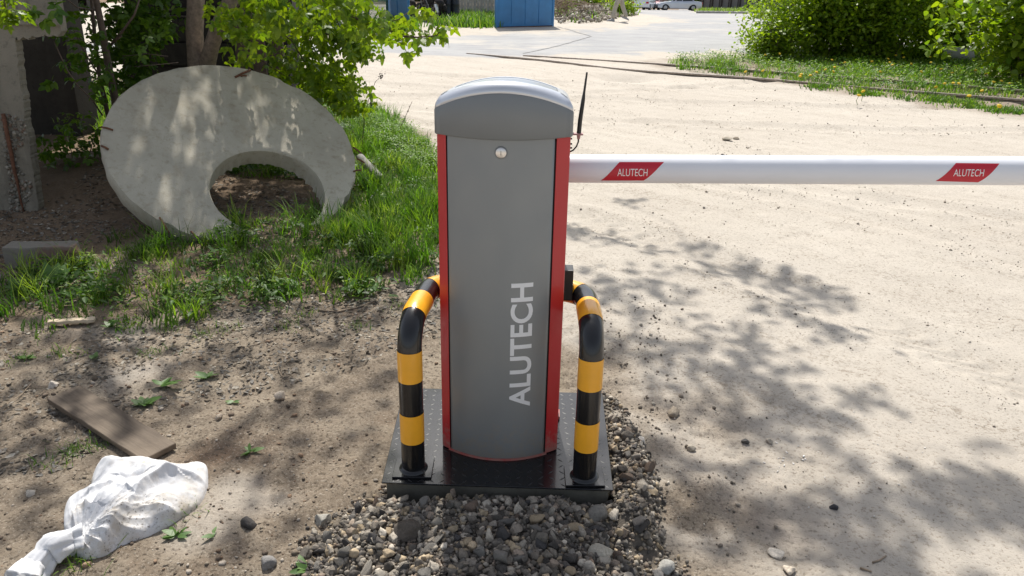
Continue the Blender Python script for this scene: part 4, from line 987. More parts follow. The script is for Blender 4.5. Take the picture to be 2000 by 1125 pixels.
for k in range(KR + 1):
    s0 = 1 - k / KR; q = cen + (lp - cen) * s0; u_ = (q - cen) @ ax_; v_ = (q - cen) @ ay_
    base = (1 - s0 ** 3.4) ** .5
    pu = q - np.array(P(150, 1050, .05)[:2]); ang = np.arctan2(pu @ ay_, pu @ ax_); rad_ = np.linalg.norm(pu, axis=1)
    w1 = np.sin(ang * 9 + 1.2 * fbm(u_, v_, .2, 2) + 1.0); rid = (1 - np.abs(w1)) ** 2
    z = base * (.030 + .028 * np.clip(1 - np.abs(u_ - .02) / .36, 0, 1)) 
    z += base * .022 * rid * np.exp(-rad_ / .16) + base * .006 * (1 - np.abs(np.sin(ang * 17 + 2 * fbm(u_ + 3, v_, .15, 2)))) * np.exp(-((rad_ - .1) / .15) ** 2)
    def asym(pts, wd, h, side=1):       # a fold that is sharp on one side and soft on the other
        dd = np.full(len(q), 9.); sg = np.ones(len(q)); pp = [np.array(P(a_, b_, .08)[:2]) for a_, b_ in pts]
        for a_, b_ in zip(pp[:-1], pp[1:]):
            e = b_ - a_; t = np.clip(((q - a_) @ e) / (e @ e), 0, 1); r_ = q - a_ - t[:, None] * e; d = np.linalg.norm(r_, axis=1); k_ = d < dd; dd = np.where(k_, d, dd); sg = np.where(k_, np.sign(e[0] * r_[:, 1] - e[1] * r_[:, 0]) * side, sg)
        return h * np.exp(-(dd / np.where(sg > 0, wd * .28, wd)) ** 1.4)
    z += base * (asym([(402, 912), (330, 922), (292, 944), (252, 985), (205, 1035), (172, 1062)], .05, .040, 1) + asym([(200, 893), (250, 897), (300, 922), (345, 922)], .03, .022, 1)
                 + asym([(398, 950), (350, 975), (305, 978)], .028, .020, -1) + asym([(385, 965), (340, 995), (300, 1000)], .02, .010, 1) + asym([(140, 1000), (150, 978), (182, 985), (200, 960)], .025, .022, 1)
                 + asym([(182, 950), (215, 935), (250, 960)], .03, .014, -1) + asym([(150, 1075), (160, 1040), (215, 1010)], .02, .016, 1) - asym([(235, 925), (275, 925)], .03, .012, 1))
    tri = lambda t: 2 * np.abs(t - np.floor(t + .5))          # sharp creases between flat facets
    for f1, a1, am, ph in ((7, .25, .010, .3), (9, -.35, .007, .7), (13, .7, .005, .1), (17, -.15, .0045, .5), (26, .1, .0018, .9)):
        wx = .5 * fbm(u_ + ph * 9, v_ + f1, .16, 2); mk = ss(-.25, .35, fbm(u_ + f1, v_ - ph * 5, .11, 2))
        z += base * am * mk * (1 - tri((u_ * math.sin(a1) + v_ * math.cos(a1)) * f1 + ph + wx) ** 1.0)
    gz = hgt(q[:, 0], q[:, 1])
    V += [(a_, b_, c_) for a_, b_, c_ in zip(q[:, 0], q[:, 1], gz + z)]
nn_ = 400; F = [(i * nn_ + k, i * nn_ + (k + 1) % nn_, (i + 1) * nn_ + (k + 1) % nn_, (i + 1) * nn_ + k) for i in range(KR) for k in range(nn_)]
MB().add(V, F).build('bag', m_sack, sack, smooth=True)
nk = [P(160, 1055, .04), P(135, 1060, .045), P(112, 1068, .055), P(92, 1080, .05), P(84, 1092, .045), P(74, 1108, .03), P(60, 1125, .025), P(45, 1145, .02)]
path = [Vector(p) for p in nk]; pts, acc = resample(path, .006); rr = np.interp(np.linspace(0, 1, len(pts)), [0, .15, .3, .42, .52, .62, .8, 1], [.05, .036, .040, .045, .030, .036, .046, .062])
MB().tube(pts, list(rr), 48, mod=lambda i, th: 1.08 - .30 * abs(math.sin(2.5 * th + i * .085 + .3 * math.sin(i * .11))) + .10 * abs(math.sin(5.5 * th - i * .06)) + .05 * math.sin(i * .35 + 2 * th)).build('knotted_neck', m_sack, sack, smooth=True)

# ================================================================== LEAVES AND TREES
def leaflet(L=1.0, W=.31):
    """pointed ovate leaflet with coarse teeth, folded at the midrib, along +x"""
    xs = [0, .18, .38, .60, .80, 1.0]; wd = [.03, .30, .36, .27, .20, 0]; V = []; F = []
    for x, wv in zip(xs, wd): V += [(x * L, wv * L * W / .36, .05 * wv * 4 * L * .3 - .12 * x * x * L), (x * L, 0, -.12 * x * x * L), (x * L, -wv * L * W / .36, .05 * wv * 4 * L * .3 - .12 * x * x * L)]
    for i in range(5):
        a = 3 * i
        if i < 4: F += [(a, a + 1, a + 4), (a, a + 4, a + 3), (a + 1, a + 2, a + 5), (a + 1, a + 5, a + 4)]
        else: F += [(a, a + 1, a + 4), (a + 1, a + 2, a + 4)]
    return np.array(V), np.array(F)
def compound(seed, five=False):
    r = np.random.default_rng(seed); V, F = leaflet(); VV = []; FF = []; off = 0
    parts = [(.55, 0, 0, 1.0), (.5, .02, 1.0, .82), (.5, -.02, -1.0, .82)] + ([(.15, .02, 1.25, .6), (.15, -.02, -1.25, .6)] if five else [])
    for x, y, a, s_ in parts:
        a += r.normal() * .12; t = r.normal() * .2 + .15; c, s2 = math.cos(a), math.sin(a); W = V * s_ * .5
        W = np.stack([W[:, 0] * math.cos(t) + W[:, 2] * math.sin(t), W[:, 1], -W[:, 0] * math.sin(t) + W[:, 2] * math.cos(t)], 1)
        W = np.stack([W[:, 0] * c - W[:, 1] * s2 + x * .6, W[:, 0] * s2 + W[:, 1] * c + y, W[:, 2]], 1); VV.append(W); FF.append(F + off); off += len(V)
    S_ = np.array([[0, .008, 0], [0, -.008, 0], [.34, .006, 0], [.34, -.006, 0]]); VV.append(S_); FF.append(np.array([[0, 1, 3], [0, 3, 2]]) + off)
    return np.concatenate(VV), np.concatenate(FF)
COMP = [compound(k, k % 2 == 0) for k in range(6)]
COMPM = [mesh_np('leaf', V, F, m_leaf) for V, F in COMP]
SIMPLE = [leaflet(1, .36)]
def droop(n, t0=.2, t1=1.25):        # leaf rotations: x axis outward and hanging by t
    a = rng.uniform(0, 6.28, n); t = rng.uniform(t0, t1, n); r_ = rng.normal(size=n) * .5
    ct, st_ = np.cos(t), np.sin(t); z = 0 * t; o = z + 1; cr_, sr = np.cos(r_), np.sin(r_)
    Ry = np.stack([ct, z, st_, z, o, z, -st_, z, ct], -1).reshape(-1, 3, 3); Rx = np.stack([o, z, z, z, cr_, -sr, z, sr, cr_], -1).reshape(-1, 3, 3)
    return rotz(a) @ Ry @ Rx
def poly_pts(chain, n):
    chain = [np.array(c) for c in chain]; L = [np.linalg.norm(b - a) for a, b in zip(chain[:-1], chain[1:])]; cum = np.concatenate([[0], np.cumsum(L)])
    t = np.sort(rng.uniform(0, cum[-1], n)); return np.stack([np.interp(t, cum, [c[k] for c in chain]) for k in range(3)], 1)

maple = thing('maple_tree', 'ash-leaved maple with drooping bright green branches behind the concrete disc', 'tree', (*PY(385, 200, 6.35)[:2], 0))
tb = PY(384, 128, 6.35); tt_ = PY(380, 0, 6.35)
def wob(pts, amp):
    pts = [Vector([float(c) for c in p]) for p in pts]; o, _ = resample(pts, .12); return [p + Vector(rng.normal(size=3)) * amp for p in o]
p = wob([(tb[0] + .02, 6.35, -.1), (tb[0], 6.35, tb[2]), (tt_[0], 6.35, tt_[2]), (tt_[0] + .1, 6.2, 2.6), (tt_[0] + .3, 6.0, 4.0), (tt_[0] + .8, 6.1, 5.4)], .004)
MB().tube(p, list(np.interp(np.linspace(0, 1, len(p)), [0, .1, .4, 1], [.085, .066, .062, .03])), 20, mod=lambda i, th: 1 + .04 * math.sin(3 * th + i * .5) + .03 * math.sin(7 * th)).build('trunk', m_bark, maple, smooth=True)
p = wob([PY(398, 200, 6.35), PY(405, 120, 6.3), PY(424, 60, 6.2), PY(450, 0, 6.1), (-1.7, 6.0, 2.4), (-.9, 6.3, 3.6)], .006)
MB().tube(p, list(np.interp(np.linspace(0, 1, len(p)), [0, .12, .5, 1], [.07, .056, .045, .022])), 16).build('limb', m_bark, maple, smooth=True)
for ch, r_ in (([(-2.2, 6.1, 2.5), (-1.2, 5.2, 2.6), (-.9, 4.7, 2.2), PY(655, 0, 5.0), PY(668, 22, 5.0), PY(700, 38, 4.95), PY(742, 48, 4.9), PY(780, 70, 4.85), PY(815, 73, 4.8), PY(852, 70, 4.8), PY(866, 55, 4.8)], .011),
               ([PY(742, 48, 4.9), PY(778, 38, 4.9), PY(800, 22, 4.9)], .004), ([PY(784, 71, 4.85), PY(790, 92, 4.85), PY(796, 108, 4.85)], .003),
               ([(-1.6, 6.0, 2.3), PY(560, -10, 6.05), PY(575, 30, 6.05), PY(600, 55, 6.05), PY(640, 100, 6.05), PY(680, 160, 6.05), PY(690, 190, 6.05)], .008),
               ([PY(420, 70, 6.2), PY(470, 10, 6.2), PY(520, 40, 6.2), PY(570, 80, 6.2), PY(600, 130, 6.2), PY(640, 180, 6.2)], .008),
               ([PY(600, 55, 6.0), PY(650, 70, 5.95), PY(700, 88, 5.9), PY(730, 84, 5.9)], .005), ([(-1.5, 6, 2.2), PY(600, -20, 5.9), PY(650, 15, 5.9), PY(662, 50, 5.9), PY(695, 100, 5.9)], .006),
               ([PY(437, 62, 6.0), PY(455, 72, 5.95), PY(478, 95, 6.1), PY(520, 125, 6.2), PY(560, 150, 6.2)], .007),
               ([(-1.6, 6, 2.3), PY(500, -20, 5.7), PY(490, 30, 5.7), PY(505, 75, 5.6)], .005)):
    MB().tube([Vector([float(c) for c in q]) for q in ch], [r_ * (1 - .75 * i / len(ch)) for i in range(len(ch))], 7).build('branch', m_twig, maple, smooth=True)
# visible leaves: follow twigs
chains = [([(660, 0), (700, 38), (742, 48)], 4.95, 60, 34), ([(742, 48), (790, 72), (850, 71), (868, 52)], 4.82, 44, 26), ([(778, 40), (795, 30)], 4.9, 7, 14), ([(790, 100), (798, 112)], 4.85, 5, 9),
          ([(560, 0), (600, 55), (640, 100), (680, 165), (690, 200)], 6.05, 170, 40), ([(470, 10), (520, 40), (570, 80), (600, 130), (650, 180)], 6.25, 190, 42), ([(600, 55), (650, 70), (700, 88), (730, 82)], 5.9, 90, 32),
          ([(600, 0), (650, 15), (665, 50), (695, 100)], 5.9, 130, 40), ([(430, 10), (470, 50), (500, 70)], 5.6, 80, 40), ([(500, 0), (560, 20), (620, 30)], 5.2, 110, 36), ([(640, 130), (660, 170), (690, 205)], 6.0, 60, 26), ([(640, 0), (690, 10), (725, 12)], 5.0, 44, 24), ([(822, 0), (836, 28)], 4.8, 12, 18),
          ([(455, 110), (530, 130), (580, 160)], 6.3, 34, 24), ([(545, 100), (600, 150), (660, 195)], 6.1, 60, 26)]
P_, SZ = [], []
for ch, y_, n, sp in chains:
    xs = np.linspace(0, 1, len(ch)); t = rng.uniform(0, 1, n); qx = np.interp(t, xs, [c[0] for c in ch]) + rng.normal(size=n) * sp * .55; qy = np.interp(t, xs, [c[1] for c in ch]) + rng.normal(size=n) * sp * .4 - 4
    for a_, b_ in zip(qx, qy): P_.append(PY(a_, b_, y_ + rng.normal() * .12)); SZ.append(rng.uniform(.09, .15) * (1.0 if y_ > 5 else .85))
P_ = np.array(P_); SZ = np.array(SZ); n = len(P_); R_ = droop(n, .4, 1.4); near = np.argsort(P_[:, 1] - SZ * 6)[:300]; rest = np.setdiff1d(np.arange(n), near); L0 = wloc(maple)
for i in near:
    o = bpy.data.objects.new('leaf', COMPM[i % 6]); COL.objects.link(o); o.parent = maple; M4 = Matrix(R_[i].tolist()).to_4x4(); M4 = Matrix.Translation(Vector(P_[i]) - L0) @ M4 @ Matrix.Scale(float(SZ[i]), 4); o.matrix_local = M4
scatter('foliage', COMP, P_[rest], R_[rest], SZ[rest], None, m_leaf, maple)
# crown above the frame: the leaf clusters that shade the yard
cl = []
def shade(px, py, r, n, z=0.0, h=4.6):
    g = P(px, py, z) if z == 0 else dp(px, py); hh = h + rng.normal() * .35; s_ = (hh - g[2]) / SUN[2]; cl.append((g + SUN * s_, r, n))
def sh2(a_):
    k = (1.15 if a_[1] > 640 else 1.6) if a_[0] < 780 else 1.7
    shade(a_[0], a_[1], a_[2] * (1.1 if a_[0] < 780 else 1), int(a_[3] * k))
for a_ in [(1225, 398, .10, 9), (1190, 470, .16, 18), (1130, 460, .16, 16), (1285, 492, .09, 7), (1350, 490, .09, 6), (1400, 520, .14, 14), (1460, 525, .15, 16), (1530, 540, .12, 13), (1590, 560, .13, 14), (1640, 580, .08, 6), (1270, 545, .17, 16), (1180, 560, .2, 24), (1230, 610, .12, 9), (1300, 575, .12, 10), (1480, 590, .10, 8), (1560, 590, .10, 9),
           (1420, 640, .16, 16), (1500, 690, .15, 15), (1600, 640, .13, 8), (1690, 650, .13, 8), (1340, 690, .17, 20), (1260, 700, .17, 18), (1200, 680, .15, 16), (1450, 740, .19, 24), (1540, 775, .17, 22), (1600, 830, .14, 16), (1690, 777, .10, 11), (1400, 790, .17, 18), (1330, 800, .12, 9), (1500, 840, .12, 12), (1580, 800, .12, 12),
           (1300, 900, .13, 12), (1380, 960, .15, 16), (1440, 1040, .15, 16), (1520, 1020, .16, 20), (1600, 1010, .16, 22), (1690, 1000, .15, 20), (1780, 980, .15, 20), (1870, 960, .15, 20), (1960, 945, .15, 20), (1900, 985, .15, 20), (1985, 985, .15, 20), (1770, 1110, .13, 14), (1730, 1095, .14, 12), (1640, 1060, .13, 10), (1250, 1020, .15, 12),
           (1150, 1000, .14, 11), (1000, 1060, .15, 11), (880, 1010, .12, 8), (700, 950, .09, 5),
           (60, 690, .2, 24), (200, 700, .2, 22), (330, 740, .16, 18), (80, 820, .2, 22), (200, 840, .08, 5), (100, 900, .18, 20), (60, 1000, .18, 18), (440, 700, .15, 14), (560, 720, .13, 12), (660, 680, .14, 14), (520, 820, .10, 8), (620, 790, .10, 7), (740, 760, .11, 9), (180, 770, .12, 14), (270, 800, .09, 7), (700, 850, .09, 7), (430, 880, .12, 11), (560, 900, .10, 7), (500, 980, .1, 6), (420, 1060, .09, 6), (560, 1060, .08, 5),
           (100, 600, .25, 32), (250, 620, .22, 28), (400, 600, .2, 24), (550, 610, .2, 22), (700, 620, .17, 17), (800, 600, .15, 12), (60, 520, .3, 34), (200, 540, .25, 28), (350, 520, .25, 30), (480, 540, .25, 26), (620, 540, .25, 24), (740, 500, .2, 14), (600, 480, .25, 24), (450, 490, .25, 24), (150, 420, .3, 40), (60, 460, .3, 40), (250, 420, .3, 40), (700, 440, .18, 9), (820, 450, .14, 8), (520, 340, .25, 40), (460, 330, .25, 40), (560, 360, .2, 30), (420, 250, .3, 40), (360, 790, .15, 12), (480, 900, .10, 7), (20, 760, .2, 24), (140, 1080, .12, 8), (20, 920, .2, 18), (440, 360, .3, 70), (520, 370, .3, 70), (590, 360, .3, 70), (480, 330, .3, 60), (560, 330, .3, 60), (610, 390, .2, 40), (420, 400, .2, 40)]: sh2(a_)
for a_ in [(230, 330, .14, 26), (260, 240, .12, 20), (300, 180, .12, 24), (350, 150, .09, 14), (430, 160, .10, 16), (450, 230, .16, 34), (520, 220, .2, 44), (600, 240, .2, 40), (560, 170, .16, 30), (640, 300, .2, 40), (670, 380, .2, 30), (380, 260, .09, 15), (250, 290, .1, 16), (360, 360, .12, 22), (400, 430, .2, 36), (260, 380, .16, 28), (330, 420, .12, 16), (470, 300, .12, 16), (280, 340, .06, 7), (310, 270, .05, 6), (370, 200, .05, 6), (500, 140, .12, 18), (450, 450, .2, 26)]: shade(*a_, z=1, h=4.2)
C3 = []; S3 = []
for c_, r_, n in cl:
    C3.append(c_ + rng.normal(size=(n, 3)) * r_ * np.array([.56, .56, .45])); S3.append(rng.uniform(.08, .14, n))
C3 = np.concatenate(C3); S3 = np.concatenate(S3); scatter('crown', COMP, C3, droop(len(C3), -.3, .8), S3, None, m_leaf, maple)
mb = MB(); ks = rng.permutation(len(cl)); joints = [np.array(v) for v in ((-1.9, 6.0, 4.2), (-.9, 6.3, 3.6), (.3, 6.8, 4.6), (1.4, 7.2, 4.9), (-1.5, 6.1, 5.2))]
for k in ks:
    c_ = cl[k][0]; j = min(joints, key=lambda q: np.linalg.norm(q - c_)); mid = (j + c_) / 2 + rng.normal(size=3) * .06; mb.tube([j, mid, c_], [.006, .004, .002], 5); joints.append(c_)
mb.build('crown_branches', m_twig, maple)

# thin stems and understorey shrub at the left
def shrub(name, label, loc, stems, clouds, mat, size, cat='shrub', base=COMP, tw=m_bark2, t=(-.2, 1.2)):
    o = thing(name, label, cat, loc)
    for pts, r_ in stems: MB().tube([Vector([float(c) for c in q]) for q in pts], [r_ * (1 - .5 * i / len(pts)) for i in range(len(pts))], 9).build('stem', tw, o, smooth=True)
    PP = []
    for c_, rad, n in clouds:
        q = rng.normal(size=(n, 3)); q /= np.linalg.norm(q, axis=1)[:, None]; q *= rng.uniform(.15, 1, (n, 1)) ** .5; PP.append(np.array(c_) + q * np.array(rad))
    PP = np.concatenate(PP); n = len(PP); scatter('foliage', base, PP, droop(n, *t), size * rng.uniform(.6, 1.25, n), None, mat, o); return o
st_ = [([PY(230, 235, 5.9), PY(224, 190, 5.9), PY(212, 130, 5.9), PY(200, 60, 5.9), PY(186, -10, 5.9), (-3.4, 5.9, 2.2), (-3.5, 5.8, 3.2)], .030), ([PY(212, 230, 6.0), PY(196, 160, 6.0), PY(186, 80, 6.0), PY(178, -10, 6.0), (-3.6, 6, 2.4)], .017),
       ([PY(215, 90, 5.9), PY(240, 60, 5.85), PY(262, 30, 5.8), PY(272, 0, 5.8)], .010), ([PY(205, 100, 5.9), PY(225, 80, 5.9), PY(238, 70, 5.9)], .008),
       ([PY(186, 20, 5.9), PY(150, 14, 5.6), PY(128, -4, 5.4)], .006), ([PY(200, 225, 5.7), PY(180, 195, 5.5), PY(150, 165, 5.3), PY(130, 135, 5.3), PY(105, 80, 5.3)], .006), ([PY(210, 200, 5.8), PY(195, 150, 5.7), PY(170, 110, 5.6), PY(145, 60, 5.5)], .007), ([PY(240, 110, 5.9), PY(285, 105, 5.6), PY(328, 110, 5.5)], .003), ([PY(265, 130, 5.7), PY(300, 127, 5.5), PY(348, 122, 5.4)], .003)]
cl_ = [(PY(250, 60, 6.4), (.32, .3, .22), 190), (PY(290, 20, 6.5), (.3, .3, .2), 130), (PY(240, 130, 6.4), (.28, .3, .2), 120), (PY(215, 20, 6.3), (.2, .3, .2), 70), (PY(270, 160, 6.4), (.25, .3, .15), 60), (PY(175, 85, 5.7), (.16, .2, .12), 22), (PY(185, 130, 5.7), (.14, .2, .12), 24), (PY(192, 170, 5.7), (.13, .2, .1), 20), (PY(110, 57, 5.3), (.07, .1, .05), 7), (PY(120, 125, 5.3), (.05, .1, .05), 5), (PY(130, 155, 5.3), (.09, .1, .05), 6), (PY(145, 55, 5.4), (.06, .1, .12), 9), (PY(150, 90, 5.5), (.06, .1, .08), 7), (PY(280, 90, 5.5), (.06, .05, .07), 7), (PY(300, 50, 5.9), (.12, .1, .12), 14), (PY(75, 22, 4.7), (.06, .05, .05), 7), (PY(92, 6, 4.7), (.06, .05, .05), 6)]
shrub('young_maple', 'slender young maple stems with sparse leaves between the ruin and the disc', (*PY(225, 240, 5.9)[:2], 0), st_, cl_, m_leafd, .12, 'tree')
shrub('leafy_branch', 'blurred green leaves of an overhanging twig in the upper left corner', tuple(PY(10, 20, 3.9)), [([(-3.6, 3.9, 2.6), (-3.1, 3.95, 2.2), PY(0, -60, 3.9), PY(8, 0, 3.9), PY(14, 30, 3.9)], .005)], [(PY(6, 10, 3.9), (.09, .08, .08), 24), (PY(18, 30, 3.9), (.06, .06, .04), 12)], m_leaf, .08, 'branch')
shrub('bramble_bush', 'low dark leafy bramble in the shade beside the concrete slab', (*P(140, 330)[:2], 0), [([P(150, 340), PY(140, 300, 6.0), PY(130, 250, 6.1)], .004), ([P(160, 340), PY(175, 300, 5.9), PY(185, 262, 5.9)], .004)],
      [(PY(125, 285, 5.9), (.22, .25, .09), 46), (PY(160, 265, 6.0), (.2, .25, .10), 44), (PY(180, 295, 5.8), (.16, .2, .08), 26), (PY(130, 235, 6.4), (.16, .25, .08), 22), (PY(110, 310, 5.7), (.16, .2, .06), 18)], m_leafd, .10)
# dead dark planks and stakes right of the maple limb
for k, (x0, x1) in enumerate(((455, 480), (486, 512), (520, 548))):
    a_, b_ = PY(x0, 60, 7.0), PY(x1, 60, 7.0); tag(MB().box(a_[0], b_[0], 7.0 + .01 * k, 7.04 + .01 * k, -.05, 1.45 - .05 * k).build('wooden_board', m_bark2, bevel=.003), ('dark upright board nearest the maple limb', 'dark upright board in the middle of three behind the disc', 'dark upright board rightmost of three behind the disc')[k], 'board')
# dry weeds
def drystem(pts, label, head=False):
    g = P(*pts[0]); y_ = g[1]; o = thing('dry_stalk', label, 'dead plant', (g[0], g[1], 0)); ch = [PY(a_, b_, y_) for a_, b_ in pts]; MB().tube(ch, [.0035 * (1 - .6 * i / len(ch)) for i in range(len(ch))], 6).build('stem', m_twig, o, smooth=True)
    if head:
        n = 26; scatter('seed_head', ROCK1, ch[-1] + rng.normal(size=(n, 3)) * .012, rots(n), np.full(n, .006), tints(n, [(.03, .025, .02)]), m_stone, o, None)
drystem([(706, 300), (708, 270), (712, 230), (720, 195), (733, 160), (744, 149)], 'tall dry stalk with a dark seed head beside the disc', True)
drystem([(776, 275), (782, 250), (793, 225), (805, 198)], 'bare dry stalk at the grass edge near the sand')
drystem([(722, 250), (720, 225), (725, 203)], 'short dry stalk beside the tall seeded one', True)

# right hand bushes
def bush(label, loc, wx, wy, h, n, size, nst=18, ragged=1.1, edge=None):
    o = thing('bush', label, 'bush', loc)
    mb = MB(); L = np.array(loc); tips = []
    for k in range(nst):
        a = rng.uniform(0, 6.28); r_ = rng.uniform(.1, .8); b = L + np.array([math.cos(a) * wx * .35 * r_, math.sin(a) * wy * .35 * r_, 0]); t = L + np.array([math.cos(a) * wx * r_ * .9, math.sin(a) * wy * r_ * .9, h * rng.uniform(.75, 1.05)])
        mid = (b + t) / 2 + rng.normal(size=3) * .12; mb.tube([b, mid, t], [.018, .011, .004], 6)
        for q in range(7): s_ = b + (t - b) * rng.uniform(.2, 1); e = s_ + rng.normal(size=3) * np.array([.45, .45, .3]) * wx * .6; mb.tube([s_, (s_ + e) / 2 + rng.normal(size=3) * .03, e], [.006, .004, .002], 4); tips.append(e)
    mb.build('branches', m_bark2, o)
    # leaf clumps over the volume
    nc = int(n / 19); q = rng.normal(size=(nc, 3)); q /= np.linalg.norm(q, axis=1)[:, None]; q *= rng.uniform(.25, 1, (nc, 1)) ** .42
    c_ = L + np.array([0, 0, h * .5]) + q * np.array([wx, wy, h * .55]) * (1 + ragged * fbm(q[:, 0] * 3, q[:, 1] * 3 + q[:, 2] * 2, .8, 3)[:, None]); c_ = c_[c_[:, 2] > L[2] + .03]
    i = np.repeat(np.arange(len(c_)), 24); PP = c_[i] + rng.normal(size=(len(i), 3)) * .11
    PP = np.concatenate([PP, np.repeat(np.array(tips), 16, 0) + rng.normal(size=(len(tips) * 16, 3)) * .10]); n = len(PP)
    scatter('crown', SIMPLE, PP, droop(n, -.4, 1.1), size * rng.uniform(.6, 1.3, n), None, m_bush, o)
g = G(1600, 118); bush('bright green bush at the left end of the hedge beyond the rails', (g[0] + .25, g[1] + .5, 0), 1.0, .9, 1.7, 9000, .082)
g = G(1500, 118); bush('low ragged bush sprouting at the road end of the hedge', (g[0] + .15, g[1] + .3, 0), .55, .5, .62, 1500, .07)
g = G(1740, 125); bush('darker bush in the middle of the hedge beyond the rails', (g[0], g[1] + .7, 0), 1.15, .9, 1.9, 9000, .085)
g = G(1870, 125); bush('shaded bush behind the junk at the hedge beyond the rails', (g[0] + .3, g[1] + 1.1, 0), 1.2, .8, 2.0, 8000, .085)
g = G(1985, 165); bush('nearest large leaved bush at the right edge of the photo', (g[0] + .35, g[1] + .35, 0), .95, .7, 1.7, 5000, .12)
g = G(1600, 112); bush('back bush rising behind the bright green one', (g[0] + .3, g[1] + 1.9, 0), 1.3, .8, 2.3, 5000, .07)
g = G(1740, 112); bush('tall back bush behind the middle of the hedge', (g[0] + .2, g[1] + 2.0, 0), 1.4, .8, 2.5, 5000, .07)
g = G(1900, 112); bush('tall back bush behind the right half of the hedge', (g[0] + .4, g[1] + 2.0, 0), 1.5, .8, 2.6, 5000, .07)
g = G(2150, 125); bush('bush beyond the right edge continuing the hedge', (g[0], g[1], 0), 1.2, 1, 1.9, 5000, .07)
g = G(1865, 122); tag(MB().tube([(g[0] - .28, g[1] + .1, .18), (g[0] + .28, g[1] - .1, .10)], .16, 20).build('metal_canister', m_foot, auto=40), 'pale grey metal canister lying under the bushes by the rails', 'canister')
g = G(1830, 100); tag(MB().box(g[0] - .1, g[0] + .25, g[1], g[1] + .05, .45, 1.2).build('light_sheet', m_foot, bevel=.01), 'pale bent sheet caught inside the bushes at right', 'sheet')

# dandelions
hd = ico(2)
dk = [(1495, 107), (1523, 105), (1456, 140), (1490, 138), (1565, 145), (1563, 149), (1583, 147), (1595, 141), (1650, 122), (1625, 117), (1628, 140), (1612, 136), (1735, 115), (1743, 127), (1750, 108), (1738, 122), (1765, 112), (1816, 111), (1818, 122), (1840, 114), (1838, 135), (1854, 106), (1828, 170), (1845, 163), (1862, 162), (1873, 163), (1860, 142), (1926, 144), (1905, 137), (1893, 187), (1918, 177), (1952, 207), (1971, 163), (1948, 130), (1965, 127), (1678, 186), (1686, 178), (1956, 158), (1941, 160), (1630, 131), (1703, 120), (1780, 125), (1800, 140), (1720, 140)]
hm = mesh_np('flower', hd[0] * [.026, .026, .014], hd[1], m_dand, None, True); stm = MB().tube([(0, 0, -1), (.03, 0, -.5), (0, 0, 0)], [.004, .0035, .003], 5); sm = bpy.data.meshes.new('stem'); sm.from_pydata(stm.v, [], stm.f); sm.materials.append(m_weed)
for k, (a_, b_) in enumerate(dk):
    g = G(a_, b_ + 17); y_ = g[1] - .1; p = PY(a_, b_, y_); z = max(p[2], .07); o = thing('dandelion', 'small yellow dandelion blooming in the grass along the rails', 'flower', (p[0], p[1], 0), rng.uniform(0, 6), 'dandelions along the rails')
    f = bpy.data.objects.new('flower', hm); COL.objects.link(f); f.parent = o; f.location = (0, 0, z); s2 = 1.0 if y_ > 11 else 1.15; f.scale = (s2,) * 3; f.rotation_euler = (rng.normal() * .3, rng.normal() * .3, 0)
    s3 = bpy.data.objects.new('stem', sm); COL.objects.link(s3); s3.parent = o; s3.location = (0, 0, z); s3.scale = (1, 1, z)

# broad leaved weeds in the dirt: every large leaf its own piece
wl = mesh_np('leaf', *(lambda V, F: (V, F))(*leaflet(1, .24)), m_weed)
def weed(px, py, leaves, label, up=.25, size=.06):
    p = P(px, py); z0 = hz(p[0], p[1]); o = thing('weed', label, 'weed', (p[0], p[1], z0))
    for a, s_ in list(leaves) + [(a + 33, s_ * .7) for a, s_ in leaves[:3]]:
        l = bpy.data.objects.new('leaf', wl); COL.objects.link(l); l.parent = o; l.scale = (size * .8 * s_,) * 3; l.location = (rng.normal() * .004, rng.normal() * .004, .006); l.rotation_euler = (rng.normal() * .25, -up * rng.uniform(.4, 1.4), a * D2R)
    return o
weed(280, 795, [(20, 1.2), (60, .9), (120, 1.0), (160, .9), (200, .8), (-20, .8), (90, .7), (-60, .7)], 'leafy plantain rosette right of the brown plank', .35, .075)
weed(318, 762, [(35, 1.3), (10, 1.1), (75, .9), (150, .9)], 'broad leaved sprig just above the plantain rosette', .2, .08)
weed(403, 740, [(20, 1.0), (170, 1.1), (60, .8), (200, .9), (120, .7)], 'broad leaved weed highest on the brown dirt', .4, .07)
weed(455, 782, [(180, .9), (-20, .8)], 'two small leaves lying on the dirt above the gravel', .2, .05)
weed(488, 886, [(15, 1.1), (110, 1.0), (235, 1.1)], 'three leaved seedling on the dirt left of the guard', .3, .05)
weed(345, 1048, [(170, 1.2), (130, 1.0), (20, .9), (60, .8), (215, .9), (-20, .8)], 'fleshy leaved weed below the white sack', .35, .055)
weed(418, 1050, [(80, .7), (220, 1.1)], 'small two leaved weed right of the fleshy weed', .3, .045)
weed(596, 1110, [(120, 1.2), (200, 1.0), (160, .9)], 'green seedling at the lower left edge of the gravel', .4, .055)
weed(183, 700, [(100, 1.1), (150, .9), (-30, .9), (40, .7)], 'small weed on the dirt under the left grass', .4, .05)
weed(105, 560, [(100, 1.5), (60, 1.3), (130, 1.4), (20, 1.0), (160, 1.2), (85, 1.4)], 'large leaved dock plant below the masonry block', .9, .12)
weed(35, 575, [(100, 1.3), (50, 1.1), (140, 1.2), (75, 1.3)], 'dock plant in the grass at the left edge', .8, .11)
weed(50, 700, [(170, 1.0), (10, .9), (70, .8)], 'flat weed leaves at the left edge of the dirt', .2, .06)
weed(215, 640, [(20, 1.1), (60, .9), (100, 1.0), (150, .9), (200, .8), (-30, .8)], 'round leaved weed beside the pale lath', .5, .07)
weed(466, 425, [(100, 1.0), (50, .8), (150, .9), (10, .7)], 'small green plant seen through the hole of the disc', .5, .09)
